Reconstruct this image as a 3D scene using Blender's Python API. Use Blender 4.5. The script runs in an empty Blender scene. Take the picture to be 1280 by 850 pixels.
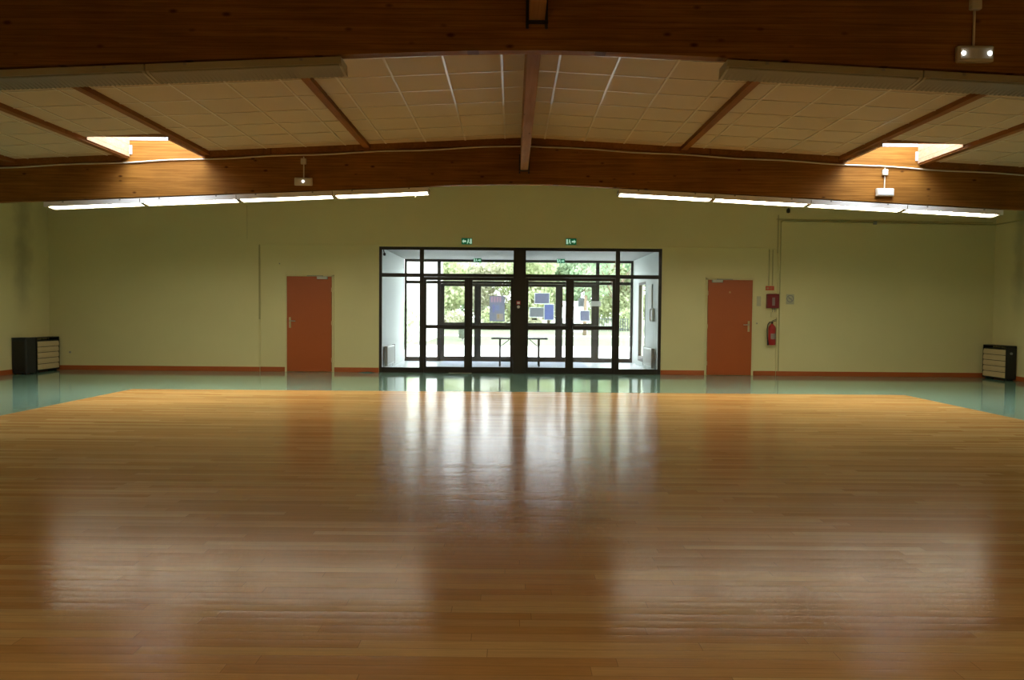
import bpy, math, random
from mathutils import Matrix, Vector, Euler
random.seed(7)
PI = math.pi
scene = bpy.context.scene
COL = scene.collection

# ---------------------------------------------------------------- helpers
class MB:
    """collects shapes and links them as one mesh object"""
    def __init__(s): s.v = []; s.f = []; s.m = []; s.mi = 0
    def add(s, vs, fs):
        b = len(s.v); s.v += [tuple(v) for v in vs]
        for f in fs: s.f.append(tuple(b + i for i in f)); s.m.append(s.mi)
        return s
    def box(s, x0, x1, y0, y1, z0, z1):
        vs = [(x0,y0,z0),(x1,y0,z0),(x1,y1,z0),(x0,y1,z0),(x0,y0,z1),(x1,y0,z1),(x1,y1,z1),(x0,y1,z1)]
        return s.add(vs, [(0,3,2,1),(4,5,6,7),(0,1,5,4),(1,2,6,5),(2,3,7,6),(3,0,4,7)])
    def cbox(s, x0, x1, y0, y1, z0, z1, c=.01):
        """box with chamfered vertical and top edges"""
        c = min(c, (x1-x0)*.45, (y1-y0)*.45, (z1-z0)*.45)
        def ring(i, z): 
            a0, a1, b0, b1 = x0+i, x1-i, y0+i, y1-i
            k = c
            return [(a0+k,b0,z),(a1-k,b0,z),(a1,b0+k,z),(a1,b1-k,z),(a1-k,b1,z),(a0+k,b1,z),(a0,b1-k,z),(a0,b0+k,z)]
        rs = [ring(c*.5, z0), ring(0, z0+c*.6), ring(0, z1-c*.6), ring(c*.5, z1)]
        vs = [p for r in rs for p in r]; fs = [tuple(range(7,-1,-1)), tuple(range(24,32))]
        for j in range(3):
            for i in range(8):
                k = (i+1) % 8
                fs.append((j*8+i, j*8+k, (j+1)*8+k, (j+1)*8+i))
        return s.add(vs, fs)
    def hexa(s, p):  # 8 points: bottom 4 ccw, top 4 ccw
        return s.add(p, [(0,3,2,1),(4,5,6,7),(0,1,5,4),(1,2,6,5),(2,3,7,6),(3,0,4,7)])
    def quad(s, p): return s.add(p, [(0,1,2,3)])
    def cyl(s, p0, p1, r, n=12, r2=None, cap=True):
        p0 = Vector(p0); p1 = Vector(p1); d = (p1-p0).normalized()
        a = d.orthogonal().normalized(); b = d.cross(a); r2 = r if r2 is None else r2
        vs = []
        for (p, q) in ((p0, r), (p1, r2)):
            for i in range(n):
                t = 2*PI*i/n; vs.append(p + (a*math.cos(t) + b*math.sin(t))*q)
        fs = [(i, (i+1) % n, n+(i+1) % n, n+i) for i in range(n)]
        if cap: fs += [tuple(range(n-1,-1,-1)), tuple(range(n, 2*n))]
        return s.add(vs, fs)
    def tube(s, pts, r, n=8):
        P = [Vector(p) for p in pts]; vs = []; fs = []
        up = None
        for i, p in enumerate(P):
            d = (P[min(i+1, len(P)-1)] - P[max(i-1, 0)]).normalized()
            if up is None: up = d.orthogonal().normalized()
            a = (up - d*up.dot(d)).normalized(); up = a; b = d.cross(a)
            for k in range(n):
                t = 2*PI*k/n; vs.append(p + (a*math.cos(t)+b*math.sin(t))*r)
        for i in range(len(P)-1):
            for k in range(n):
                j = (k+1) % n; fs.append((i*n+k, i*n+j, (i+1)*n+j, (i+1)*n+k))
        fs += [tuple(range(n-1,-1,-1)), tuple(range((len(P)-1)*n, len(P)*n))]
        return s.add(vs, fs)
    def lathe(s, prof, c=(0,0,0), n=20):
        vs = []; fs = []
        for (r, z) in prof:
            for k in range(n):
                t = 2*PI*k/n; vs.append((c[0]+r*math.cos(t), c[1]+r*math.sin(t), c[2]+z))
        for i in range(len(prof)-1):
            for k in range(n):
                j = (k+1) % n; fs.append((i*n+k, i*n+j, (i+1)*n+j, (i+1)*n+k))
        fs += [tuple(range(n-1,-1,-1)), tuple(range((len(prof)-1)*n, len(prof)*n))]
        return s.add(vs, fs)
    def prism_y(s, poly, y0, y1):
        """poly in (x,z), counter-clockwise seen from -y"""
        n = len(poly)
        vs = [(x, y0, z) for x, z in poly] + [(x, y1, z) for x, z in poly]
        fs = [tuple(range(n)), tuple(range(2*n-1, n-1, -1))] + [(i, n+i, n+(i+1) % n, (i+1) % n) for i in range(n)]
        return s.add(vs, fs)
    def prism_x(s, poly, x0, x1):
        n = len(poly)
        vs = [(x0, y, z) for y, z in poly] + [(x1, y, z) for y, z in poly]
        fs = [tuple(range(n-1,-1,-1)), tuple(range(n, 2*n))] + [(i, (i+1) % n, n+(i+1) % n, n+i) for i in range(n)]
        return s.add(vs, fs)
    def build(s, name, mat, parent=None, loc=(0,0,0), smooth=False, bevel=0):
        me = bpy.data.meshes.new(name); me.from_pydata(s.v, [], s.f); me.update()
        mats = mat if isinstance(mat, (list, tuple)) else [mat]
        for m in mats: me.materials.append(m)
        if len(mats) > 1:
            for p, i in zip(me.polygons, s.m): p.material_index = i
        if smooth:
            for p in me.polygons: p.use_smooth = True
        o = bpy.data.objects.new(name, me); COL.objects.link(o); o.location = loc
        if parent: o.parent = parent
        if bevel:
            b = o.modifiers.new('bevel', 'BEVEL'); b.width = bevel; b.segments = 2; b.limit_method = 'ANGLE'
        return o

def tag(o, label=None, cat=None, group=None, kind=None):
    if label: o['label'] = label
    if cat: o['category'] = cat
    if group: o['group'] = group
    if kind: o['kind'] = kind
    return o
def empty(name, loc=(0,0,0), rz=0):
    o = bpy.data.objects.new(name, None); COL.objects.link(o)
    o.empty_display_size = .1; o.location = loc; o.rotation_euler = (0,0,rz); return o
def copy_tree(o, parent=None):
    c = o.copy(); COL.objects.link(c); c.parent = parent
    for ch in [x for x in bpy.data.objects if x.parent == o]: copy_tree(ch, c)
    return c

# ---------------------------------------------------------------- materials
def hexl(r, g, b): return (r, g, b, 1)
def new_mat(name):
    m = bpy.data.materials.new(name); m.use_nodes = True
    nt = m.node_tree; nt.nodes.clear()
    out = nt.nodes.new('ShaderNodeOutputMaterial'); bs = nt.nodes.new('ShaderNodeBsdfPrincipled')
    nt.links.new(bs.outputs[0], out.inputs[0]); return m, nt, bs, out
def N(nt, t, **kw):
    n = nt.nodes.new(t)
    for k, v in kw.items():
        if k in n.inputs: n.inputs[k].default_value = v
        else: setattr(n, k, v)
    return n
def paint(name, col, rough=.5, var=.06, scale=6, bump=.0, bscale=80, metal=0, spec=.5, stretch=(1,1,1)):
    m, nt, bs, out = new_mat(name)
    tc = N(nt, 'ShaderNodeTexCoord'); mp = N(nt, 'ShaderNodeMapping'); mp.inputs['Scale'].default_value = stretch
    nt.links.new(tc.outputs['Object'], mp.inputs['Vector'])
    no = N(nt, 'ShaderNodeTexNoise', Scale=scale, Detail=5, Roughness=.6); nt.links.new(mp.outputs[0], no.inputs['Vector'])
    cr = N(nt, 'ShaderNodeMix', data_type='RGBA')
    cr.inputs[6].default_value = (*[c*(1-var) for c in col], 1); cr.inputs[7].default_value = (*[min(1, c*(1+var)) for c in col], 1)
    nt.links.new(no.outputs[0], cr.inputs[0]); nt.links.new(cr.outputs[2], bs.inputs['Base Color'])
    bs.inputs['Roughness'].default_value = rough; bs.inputs['Metallic'].default_value = metal
    bs.inputs['Specular IOR Level'].default_value = spec
    if bump:
        n2 = N(nt, 'ShaderNodeTexNoise', Scale=bscale, Detail=4); nt.links.new(mp.outputs[0], n2.inputs['Vector'])
        bp = N(nt, 'ShaderNodeBump', Strength=bump, Distance=.004)
        nt.links.new(n2.outputs[0], bp.inputs['Height']); nt.links.new(bp.outputs[0], bs.inputs['Normal'])
    return m
def emit(name, col, strength):
    m, nt, bs, out = new_mat(name)
    bs.inputs['Base Color'].default_value = (*col, 1)
    bs.inputs['Emission Color'].default_value = (*col, 1); bs.inputs['Emission Strength'].default_value = strength
    return m
def glass(name, tint=(.97,.985,.98), gl=.035, rough=.0):
    m, nt, bs, out = new_mat(name); nt.nodes.remove(bs)
    t = N(nt, 'ShaderNodeBsdfTransparent'); t.inputs[0].default_value = (*tint, 1)
    g = N(nt, 'ShaderNodeBsdfGlossy'); g.inputs['Roughness'].default_value = rough
    mx = N(nt, 'ShaderNodeMixShader'); mx.inputs[0].default_value = gl
    nt.links.new(t.outputs[0], mx.inputs[1]); nt.links.new(g.outputs[0], mx.inputs[2]); nt.links.new(mx.outputs[0], out.inputs[0])
    return m

def wood_beam(name, c1, c2, rough=.42, lam=.045, axis='x'):
    """glued laminated spruce: grain along x (or y), lamination lines, knots"""
    m, nt, bs, out = new_mat(name); L = nt.links
    tc = N(nt, 'ShaderNodeTexCoord'); sp = N(nt, 'ShaderNodeSeparateXYZ'); L.new(tc.outputs['Object'], sp.inputs[0])
    mp = N(nt, 'ShaderNodeMapping'); L.new(tc.outputs['Object'], mp.inputs[0])
    mp.inputs['Scale'].default_value = (.8, 9, 22) if axis == 'x' else (14, .8, 14)
    n1 = N(nt, 'ShaderNodeTexNoise', Scale=1.6, Detail=6, Roughness=.65, Distortion=.4); L.new(mp.outputs[0], n1.inputs['Vector'])
    mix = N(nt, 'ShaderNodeMix', data_type='RGBA'); mix.inputs[6].default_value = (*c1,1); mix.inputs[7].default_value = (*c2,1)
    rm = N(nt, 'ShaderNodeMapRange'); rm.inputs[1].default_value=.3; rm.inputs[2].default_value=.7
    L.new(n1.outputs[0], rm.inputs[0]); L.new(rm.outputs[0], mix.inputs[0])
    # broad stain
    n2 = N(nt, 'ShaderNodeTexNoise', Scale=1.1, Detail=3); L.new(tc.outputs['Object'], n2.inputs['Vector'])
    r2 = N(nt, 'ShaderNodeMapRange'); r2.inputs[1].default_value=.3; r2.inputs[2].default_value=.7; r2.inputs[3].default_value=.78; r2.inputs[4].default_value=1.15
    L.new(n2.outputs[0], r2.inputs[0])
    m2 = N(nt, 'ShaderNodeMix', data_type='RGBA', blend_type='MULTIPLY'); m2.inputs[0].default_value = 1
    L.new(mix.outputs[2], m2.inputs[6]); L.new(r2.outputs[0], m2.inputs[7])
    # knots
    mk = N(nt, 'ShaderNodeMapping'); L.new(tc.outputs['Object'], mk.inputs[0])
    mk.inputs['Scale'].default_value = (4.2, 0, 8.5) if axis == 'x' else (8, 3, 0)
    vo = N(nt, 'ShaderNodeTexVoronoi', Scale=1.0, Randomness=1.0); L.new(mk.outputs[0], vo.inputs['Vector'])
    kr = N(nt, 'ShaderNodeMapRange'); kr.inputs[1].default_value=.07; kr.inputs[2].default_value=.19; kr.inputs[3].default_value=1; kr.inputs[4].default_value=0
    L.new(vo.outputs['Distance'], kr.inputs[0])
    sc = N(nt, 'ShaderNodeSeparateColor'); L.new(vo.outputs['Color'], sc.inputs[0])
    th = N(nt, 'ShaderNodeMath', operation='GREATER_THAN'); th.inputs[1].default_value = .5; L.new(sc.outputs[0], th.inputs[0])
    km = N(nt, 'ShaderNodeMath', operation='MULTIPLY'); L.new(kr.outputs[0], km.inputs[0]); L.new(th.outputs[0], km.inputs[1])
    km2 = N(nt, 'ShaderNodeMath', operation='MULTIPLY'); km2.inputs[1].default_value=.95; L.new(km.outputs[0], km2.inputs[0])
    m3 = N(nt, 'ShaderNodeMix', data_type='RGBA'); L.new(km2.outputs[0], m3.inputs[0]); L.new(m2.outputs[2], m3.inputs[6])
    m3.inputs[7].default_value = (c1[0]*.35, c1[1]*.25, c1[2]*.2, 1)
    # lamination joints
    fr = N(nt, 'ShaderNodeMath', operation='DIVIDE'); fr.inputs[1].default_value = lam; L.new(sp.outputs[2], fr.inputs[0])
    f2 = N(nt, 'ShaderNodeMath', operation='FRACT'); L.new(fr.outputs[0], f2.inputs[0])
    lt = N(nt, 'ShaderNodeMath', operation='LESS_THAN'); lt.inputs[1].default_value=.06; L.new(f2.outputs[0], lt.inputs[0])
    lm = N(nt, 'ShaderNodeMath', operation='MULTIPLY'); lm.inputs[1].default_value=.65 if axis=='x' else 0; L.new(lt.outputs[0], lm.inputs[0])
    m4 = N(nt, 'ShaderNodeMix', data_type='RGBA'); L.new(lm.outputs[0], m4.inputs[0]); L.new(m3.outputs[2], m4.inputs[6])
    m4.inputs[7].default_value = (c1[0]*.4, c1[1]*.3, c1[2]*.25, 1)
    L.new(m4.outputs[2], bs.inputs['Base Color']); bs.inputs['Roughness'].default_value = rough; bs.inputs['Specular IOR Level'].default_value = .12
    bp = N(nt, 'ShaderNodeBump', Strength=.12, Distance=.003); L.new(n1.outputs[0], bp.inputs['Height']); L.new(bp.outputs[0], bs.inputs['Normal'])
    return m

def parquet_mat():
    m, nt, bs, out = new_mat('oiled parquet'); L = nt.links
    tc = N(nt, 'ShaderNodeTexCoord'); sp = N(nt, 'ShaderNodeSeparateXYZ'); L.new(tc.outputs['Object'], sp.inputs[0])
    row = .072
    dv = N(nt, 'ShaderNodeMath', operation='DIVIDE'); dv.inputs[1].default_value=row; L.new(sp.outputs[1], dv.inputs[0])
    fl = N(nt, 'ShaderNodeMath', operation='FLOOR'); L.new(dv.outputs[0], fl.inputs[0])
    fr = N(nt, 'ShaderNodeMath', operation='FRACT'); L.new(dv.outputs[0], fr.inputs[0])
    wn = N(nt, 'ShaderNodeTexWhiteNoise', noise_dimensions='1D'); L.new(fl.outputs[0], wn.inputs['W'])
    # board index along x, each row shifted at random
    ml = N(nt, 'ShaderNodeMath', operation='MULTIPLY'); ml.inputs[1].default_value=7.3; L.new(wn.outputs['Value'], ml.inputs[0])
    dx = N(nt, 'ShaderNodeMath', operation='DIVIDE'); dx.inputs[1].default_value=1.35; L.new(sp.outputs[0], dx.inputs[0])
    ad = N(nt, 'ShaderNodeMath', operation='ADD'); L.new(dx.outputs[0], ad.inputs[0]); L.new(ml.outputs[0], ad.inputs[1])
    fx = N(nt, 'ShaderNodeMath', operation='FLOOR'); L.new(ad.outputs[0], fx.inputs[0])
    frx = N(nt, 'ShaderNodeMath', operation='FRACT'); L.new(ad.outputs[0], frx.inputs[0])
    cb = N(nt, 'ShaderNodeCombineXYZ'); L.new(fx.outputs[0], cb.inputs[0]); L.new(fl.outputs[0], cb.inputs[1])
    w2 = N(nt, 'ShaderNodeTexWhiteNoise', noise_dimensions='2D'); L.new(cb.outputs[0], w2.inputs['Vector'])
    ramp = N(nt, 'ShaderNodeValToRGB'); L.new(w2.outputs['Value'], ramp.inputs[0])
    e = ramp.color_ramp.elements
    e[0].position=0; e[0].color=(.50,.255,.075,1); e[1].position=1; e[1].color=(.68,.43,.165,1)
    x = e.new(.5); x.color=(.60,.34,.115,1)
    # grain
    mp = N(nt, 'ShaderNodeMapping'); mp.inputs['Scale'].default_value=(2.2, 60, 1); L.new(tc.outputs['Object'], mp.inputs[0])
    n1 = N(nt, 'ShaderNodeTexNoise', Scale=1.5, Detail=5, Roughness=.65, Distortion=.3); L.new(mp.outputs[0], n1.inputs['Vector'])
    r1 = N(nt, 'ShaderNodeMapRange'); r1.inputs[1].default_value=.3; r1.inputs[2].default_value=.7; r1.inputs[3].default_value=.84; r1.inputs[4].default_value=1.12; L.new(n1.outputs[0], r1.inputs[0])
    # wear: broad paler strips running along the boards
    mp2 = N(nt, 'ShaderNodeMapping'); mp2.inputs['Scale'].default_value=(.16, 1.3, 1); L.new(tc.outputs['Object'], mp2.inputs[0])
    n2 = N(nt, 'ShaderNodeTexNoise', Scale=1.3, Detail=5, Roughness=.6); L.new(mp2.outputs[0], n2.inputs['Vector'])
    r2 = N(nt, 'ShaderNodeMapRange'); r2.inputs[1].default_value=.3; r2.inputs[2].default_value=.7; r2.inputs[3].default_value=.88; r2.inputs[4].default_value=1.10; L.new(n2.outputs[0], r2.inputs[0])
    mm = N(nt, 'ShaderNodeMath', operation='MULTIPLY'); L.new(r1.outputs[0], mm.inputs[0]); L.new(r2.outputs[0], mm.inputs[1])
    mc = N(nt, 'ShaderNodeMix', data_type='RGBA', blend_type='MULTIPLY'); mc.inputs[0].default_value=1
    L.new(ramp.outputs[0], mc.inputs[6]); L.new(mm.outputs[0], mc.inputs[7])
    # joints
    a1 = N(nt, 'ShaderNodeMath', operation='LESS_THAN'); a1.inputs[1].default_value=.035; L.new(fr.outputs[0], a1.inputs[0])
    a2 = N(nt, 'ShaderNodeMath', operation='LESS_THAN'); a2.inputs[1].default_value=.002; L.new(frx.outputs[0], a2.inputs[0])
    a3 = N(nt, 'ShaderNodeMath', operation='MAXIMUM'); L.new(a1.outputs[0], a3.inputs[0]); L.new(a2.outputs[0], a3.inputs[1])
    a4 = N(nt, 'ShaderNodeMath', operation='MULTIPLY'); a4.inputs[1].default_value=.55; L.new(a3.outputs[0], a4.inputs[0])
    mj = N(nt, 'ShaderNodeMix', data_type='RGBA'); L.new(a4.outputs[0], mj.inputs[0]); L.new(mc.outputs[2], mj.inputs[6]); mj.inputs[7].default_value=(.12,.05,.015,1)
    L.new(mj.outputs[2], bs.inputs['Base Color'])
    rr = N(nt, 'ShaderNodeMapRange'); rr.inputs[1].default_value=.3; rr.inputs[2].default_value=.7; rr.inputs[3].default_value=.17; rr.inputs[4].default_value=.20
    L.new(n2.outputs[0], rr.inputs[0]); L.new(rr.outputs[0], bs.inputs['Roughness'])
    # each board is slightly cupped and slightly out of level
    s1 = N(nt, 'ShaderNodeMath', operation='SUBTRACT'); s1.inputs[1].default_value=.5; L.new(fr.outputs[0], s1.inputs[0])
    s2 = N(nt, 'ShaderNodeMath', operation='MULTIPLY'); L.new(s1.outputs[0], s2.inputs[0]); L.new(s1.outputs[0], s2.inputs[1])
    t1 = N(nt, 'ShaderNodeMath', operation='SUBTRACT'); t1.inputs[1].default_value=.5; L.new(w2.outputs['Value'], t1.inputs[0])
    t2 = N(nt, 'ShaderNodeMath', operation='MULTIPLY'); L.new(t1.outputs[0], t2.inputs[0]); L.new(s1.outputs[0], t2.inputs[1])
    t3 = N(nt, 'ShaderNodeMath', operation='MULTIPLY_ADD'); t3.inputs[1].default_value=-1.0; L.new(s2.outputs[0], t3.inputs[0]); L.new(t2.outputs[0], t3.inputs[2])
    bp = N(nt, 'ShaderNodeBump', Strength=1, Distance=.0011); L.new(t3.outputs[0], bp.inputs['Height'])
    L.new(bp.outputs[0], bs.inputs['Normal']); bs.inputs['Specular IOR Level'].default_value = .06
    return m

def lino_mat():
    m, nt, bs, out = new_mat('sea green vinyl floor'); L = nt.links
    tc = N(nt, 'ShaderNodeTexCoord')
    n1 = N(nt, 'ShaderNodeTexNoise', Scale=90, Detail=6, Roughness=.8); L.new(tc.outputs['Object'], n1.inputs['Vector'])
    n2 = N(nt, 'ShaderNodeTexNoise', Scale=1.2, Detail=4); L.new(tc.outputs['Object'], n2.inputs['Vector'])
    a = N(nt, 'ShaderNodeMix', data_type='RGBA'); a.inputs[6].default_value=(.16,.32,.265,1); a.inputs[7].default_value=(.26,.43,.36,1); L.new(n1.outputs[0], a.inputs[0])
    r2 = N(nt, 'ShaderNodeMapRange'); r2.inputs[3].default_value=.88; r2.inputs[4].default_value=1.1; L.new(n2.outputs[0], r2.inputs[0])
    b = N(nt, 'ShaderNodeMix', data_type='RGBA', blend_type='MULTIPLY'); b.inputs[0].default_value=1; L.new(a.outputs[2], b.inputs[6]); L.new(r2.outputs[0], b.inputs[7])
    L.new(b.outputs[2], bs.inputs['Base Color']); bs.inputs['Roughness'].default_value=.09
    n3 = N(nt, 'ShaderNodeTexNoise', Scale=3.5, Detail=2); L.new(tc.outputs['Object'], n3.inputs['Vector'])
    bp = N(nt, 'ShaderNodeBump', Strength=.15, Distance=.004); L.new(n3.outputs[0], bp.inputs['Height']); L.new(bp.outputs[0], bs.inputs['Normal'])
    return m

def wall_mat(name='olive cream wall paint', col=(.73,.67,.37), soot=None):
    m, nt, bs, out = new_mat(name); L = nt.links
    tc = N(nt, 'ShaderNodeTexCoord')
    n1 = N(nt, 'ShaderNodeTexNoise', Scale=.9, Detail=5, Roughness=.55); L.new(tc.outputs['Object'], n1.inputs['Vector'])
    a = N(nt, 'ShaderNodeMix', data_type='RGBA')
    a.inputs[6].default_value=(*[c*.93 for c in col],1); a.inputs[7].default_value=(*[c*1.06 for c in col],1); L.new(n1.outputs[0], a.inputs[0])
    last = a.outputs[2]
    if soot:   # soot streaks that a heater has left on the wall: (y, z0, z1, half width)
        sp = N(nt, 'ShaderNodeSeparateXYZ'); L.new(tc.outputs['Object'], sp.inputs[0])
        for (yc, z0, z1, hw) in soot:
            d = N(nt, 'ShaderNodeMath', operation='SUBTRACT'); d.inputs[1].default_value=yc; L.new(sp.outputs[1], d.inputs[0])
            ab = N(nt, 'ShaderNodeMath', operation='ABSOLUTE'); L.new(d.outputs[0], ab.inputs[0])
            ns = N(nt, 'ShaderNodeTexNoise', Scale=3.0, Detail=4); L.new(tc.outputs['Object'], ns.inputs['Vector'])
            nm = N(nt, 'ShaderNodeMath', operation='MULTIPLY_ADD'); nm.inputs[1].default_value=hw*1.2; L.new(ns.outputs[0], nm.inputs[0]); L.new(ab.outputs[0], nm.inputs[2])
            r = N(nt, 'ShaderNodeMapRange'); r.interpolation_type='SMOOTHSTEP'; r.inputs[1].default_value=hw*.5; r.inputs[2].default_value=hw*1.7; r.inputs[3].default_value=1; r.inputs[4].default_value=0; L.new(nm.outputs[0], r.inputs[0])
            q = N(nt, 'ShaderNodeMapRange'); q.interpolation_type='SMOOTHSTEP'; q.inputs[1].default_value=z0; q.inputs[2].default_value=z1; L.new(sp.outputs[2], q.inputs[0])
            mu = N(nt, 'ShaderNodeMath', operation='MULTIPLY'); L.new(r.outputs[0], mu.inputs[0]); L.new(q.outputs[0], mu.inputs[1])
            m5 = N(nt, 'ShaderNodeMath', operation='MULTIPLY'); m5.inputs[1].default_value=.45; L.new(mu.outputs[0], m5.inputs[0])
            mx = N(nt, 'ShaderNodeMix', data_type='RGBA'); L.new(m5.outputs[0], mx.inputs[0]); L.new(last, mx.inputs[6]); mx.inputs[7].default_value=(.12,.10,.055,1)
            last = mx.outputs[2]
    L.new(last, bs.inputs['Base Color']); bs.inputs['Roughness'].default_value=.55
    n2 = N(nt, 'ShaderNodeTexNoise', Scale=55, Detail=4); L.new(tc.outputs['Object'], n2.inputs['Vector'])
    bp = N(nt, 'ShaderNodeBump', Strength=.15, Distance=.004); L.new(n2.outputs[0], bp.inputs['Height']); L.new(bp.outputs[0], bs.inputs['Normal'])
    return m

def paper_mat(name, col):
    m, nt, bs, out = new_mat(name); nt.nodes.remove(bs)
    tc = N(nt, 'ShaderNodeTexCoord'); no = N(nt, 'ShaderNodeTexNoise', Scale=12.0, Detail=3); nt.links.new(tc.outputs['Object'], no.inputs['Vector'])
    cm_ = N(nt, 'ShaderNodeMix', data_type='RGBA'); cm_.inputs[6].default_value=(*[c*.9 for c in col],1); cm_.inputs[7].default_value=(*[c*1.1 for c in col],1); nt.links.new(no.outputs[0], cm_.inputs[0])
    d = N(nt, 'ShaderNodeBsdfDiffuse'); t = N(nt, 'ShaderNodeBsdfTranslucent'); nt.links.new(cm_.outputs[2], d.inputs[0]); nt.links.new(cm_.outputs[2], t.inputs[0])
    mx = N(nt, 'ShaderNodeMixShader'); mx.inputs[0].default_value = .5
    nt.links.new(d.outputs[0], mx.inputs[1]); nt.links.new(t.outputs[0], mx.inputs[2]); nt.links.new(mx.outputs[0], out.inputs[0]); return m

def poster_mat():
    m = paper_mat('printed poster', (.38,.40,.46)); nt = m.node_tree; L = nt.links
    tc = [n for n in nt.nodes if n.type == 'TEX_COORD'][0]; sp = N(nt, 'ShaderNodeSeparateXYZ'); L.new(tc.outputs['Object'], sp.inputs[0])
    base = [n for n in nt.nodes if n.type == 'MIX'][0]; last = base.outputs[2]
    def rng(out, a, b):
        g1 = N(nt, 'ShaderNodeMath', operation='GREATER_THAN'); g1.inputs[1].default_value = a; L.new(out, g1.inputs[0])
        g2 = N(nt, 'ShaderNodeMath', operation='LESS_THAN'); g2.inputs[1].default_value = b; L.new(out, g2.inputs[0])
        g3 = N(nt, 'ShaderNodeMath', operation='MULTIPLY'); L.new(g1.outputs[0], g3.inputs[0]); L.new(g2.outputs[0], g3.inputs[1]); return g3.outputs[0]
    for (x0, x1, z0, z1, c) in ((-.165,-.12,.17,.31,(.62,.46,.52)),(-.09,-.045,.17,.31,(.62,.46,.52)),(-.015,.03,.17,.31,(.62,.46,.52)),(.06,.105,.17,.31,(.62,.46,.52)),
            (-.12,-.07,-.1,.11,(.34,.36,.56)),(-.05,.06,-.05,.09,(.36,.40,.54)),(-.02,.16,-.30,-.13,(.52,.48,.42)),(.01,.05,-.26,-.15,(.5,.40,.26))):
        g = N(nt, 'ShaderNodeMath', operation='MULTIPLY'); L.new(rng(sp.outputs[0], x0, x1), g.inputs[0]); L.new(rng(sp.outputs[2], z0, z1), g.inputs[1])
        mx = N(nt, 'ShaderNodeMix', data_type='RGBA'); L.new(g.outputs[0], mx.inputs[0]); L.new(last, mx.inputs[6]); mx.inputs[7].default_value = (*c, 1); last = mx.outputs[2]
    for n in nt.nodes:
        if n.type in ('BSDF_DIFFUSE', 'BSDF_TRANSLUCENT'): L.new(last, n.inputs[0])
    return m

def leaf_mat(name, c1, c2):
    m, nt, bs, out = new_mat(name); L = nt.links
    ge = N(nt, 'ShaderNodeTexCoord'); n1 = N(nt, 'ShaderNodeTexNoise', Scale=1.3, Detail=3); L.new(ge.outputs['Object'], n1.inputs['Vector'])
    a = N(nt, 'ShaderNodeMix', data_type='RGBA'); a.inputs[6].default_value=(*c1,1); a.inputs[7].default_value=(*c2,1)
    r = N(nt, 'ShaderNodeMapRange'); r.inputs[1].default_value=.35; r.inputs[2].default_value=.65; L.new(n1.outputs[0], r.inputs[0]); L.new(r.outputs[0], a.inputs[0])
    nt.nodes.remove(bs)
    df = N(nt, 'ShaderNodeBsdfDiffuse'); tr = N(nt, 'ShaderNodeBsdfTranslucent'); mx = N(nt, 'ShaderNodeMixShader'); mx.inputs[0].default_value=.45
    L.new(a.outputs[2], df.inputs[0]); L.new(a.outputs[2], tr.inputs[0]); L.new(df.outputs[0], mx.inputs[1]); L.new(tr.outputs[0], mx.inputs[2]); L.new(mx.outputs[0], out.inputs[0])
    return m

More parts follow.
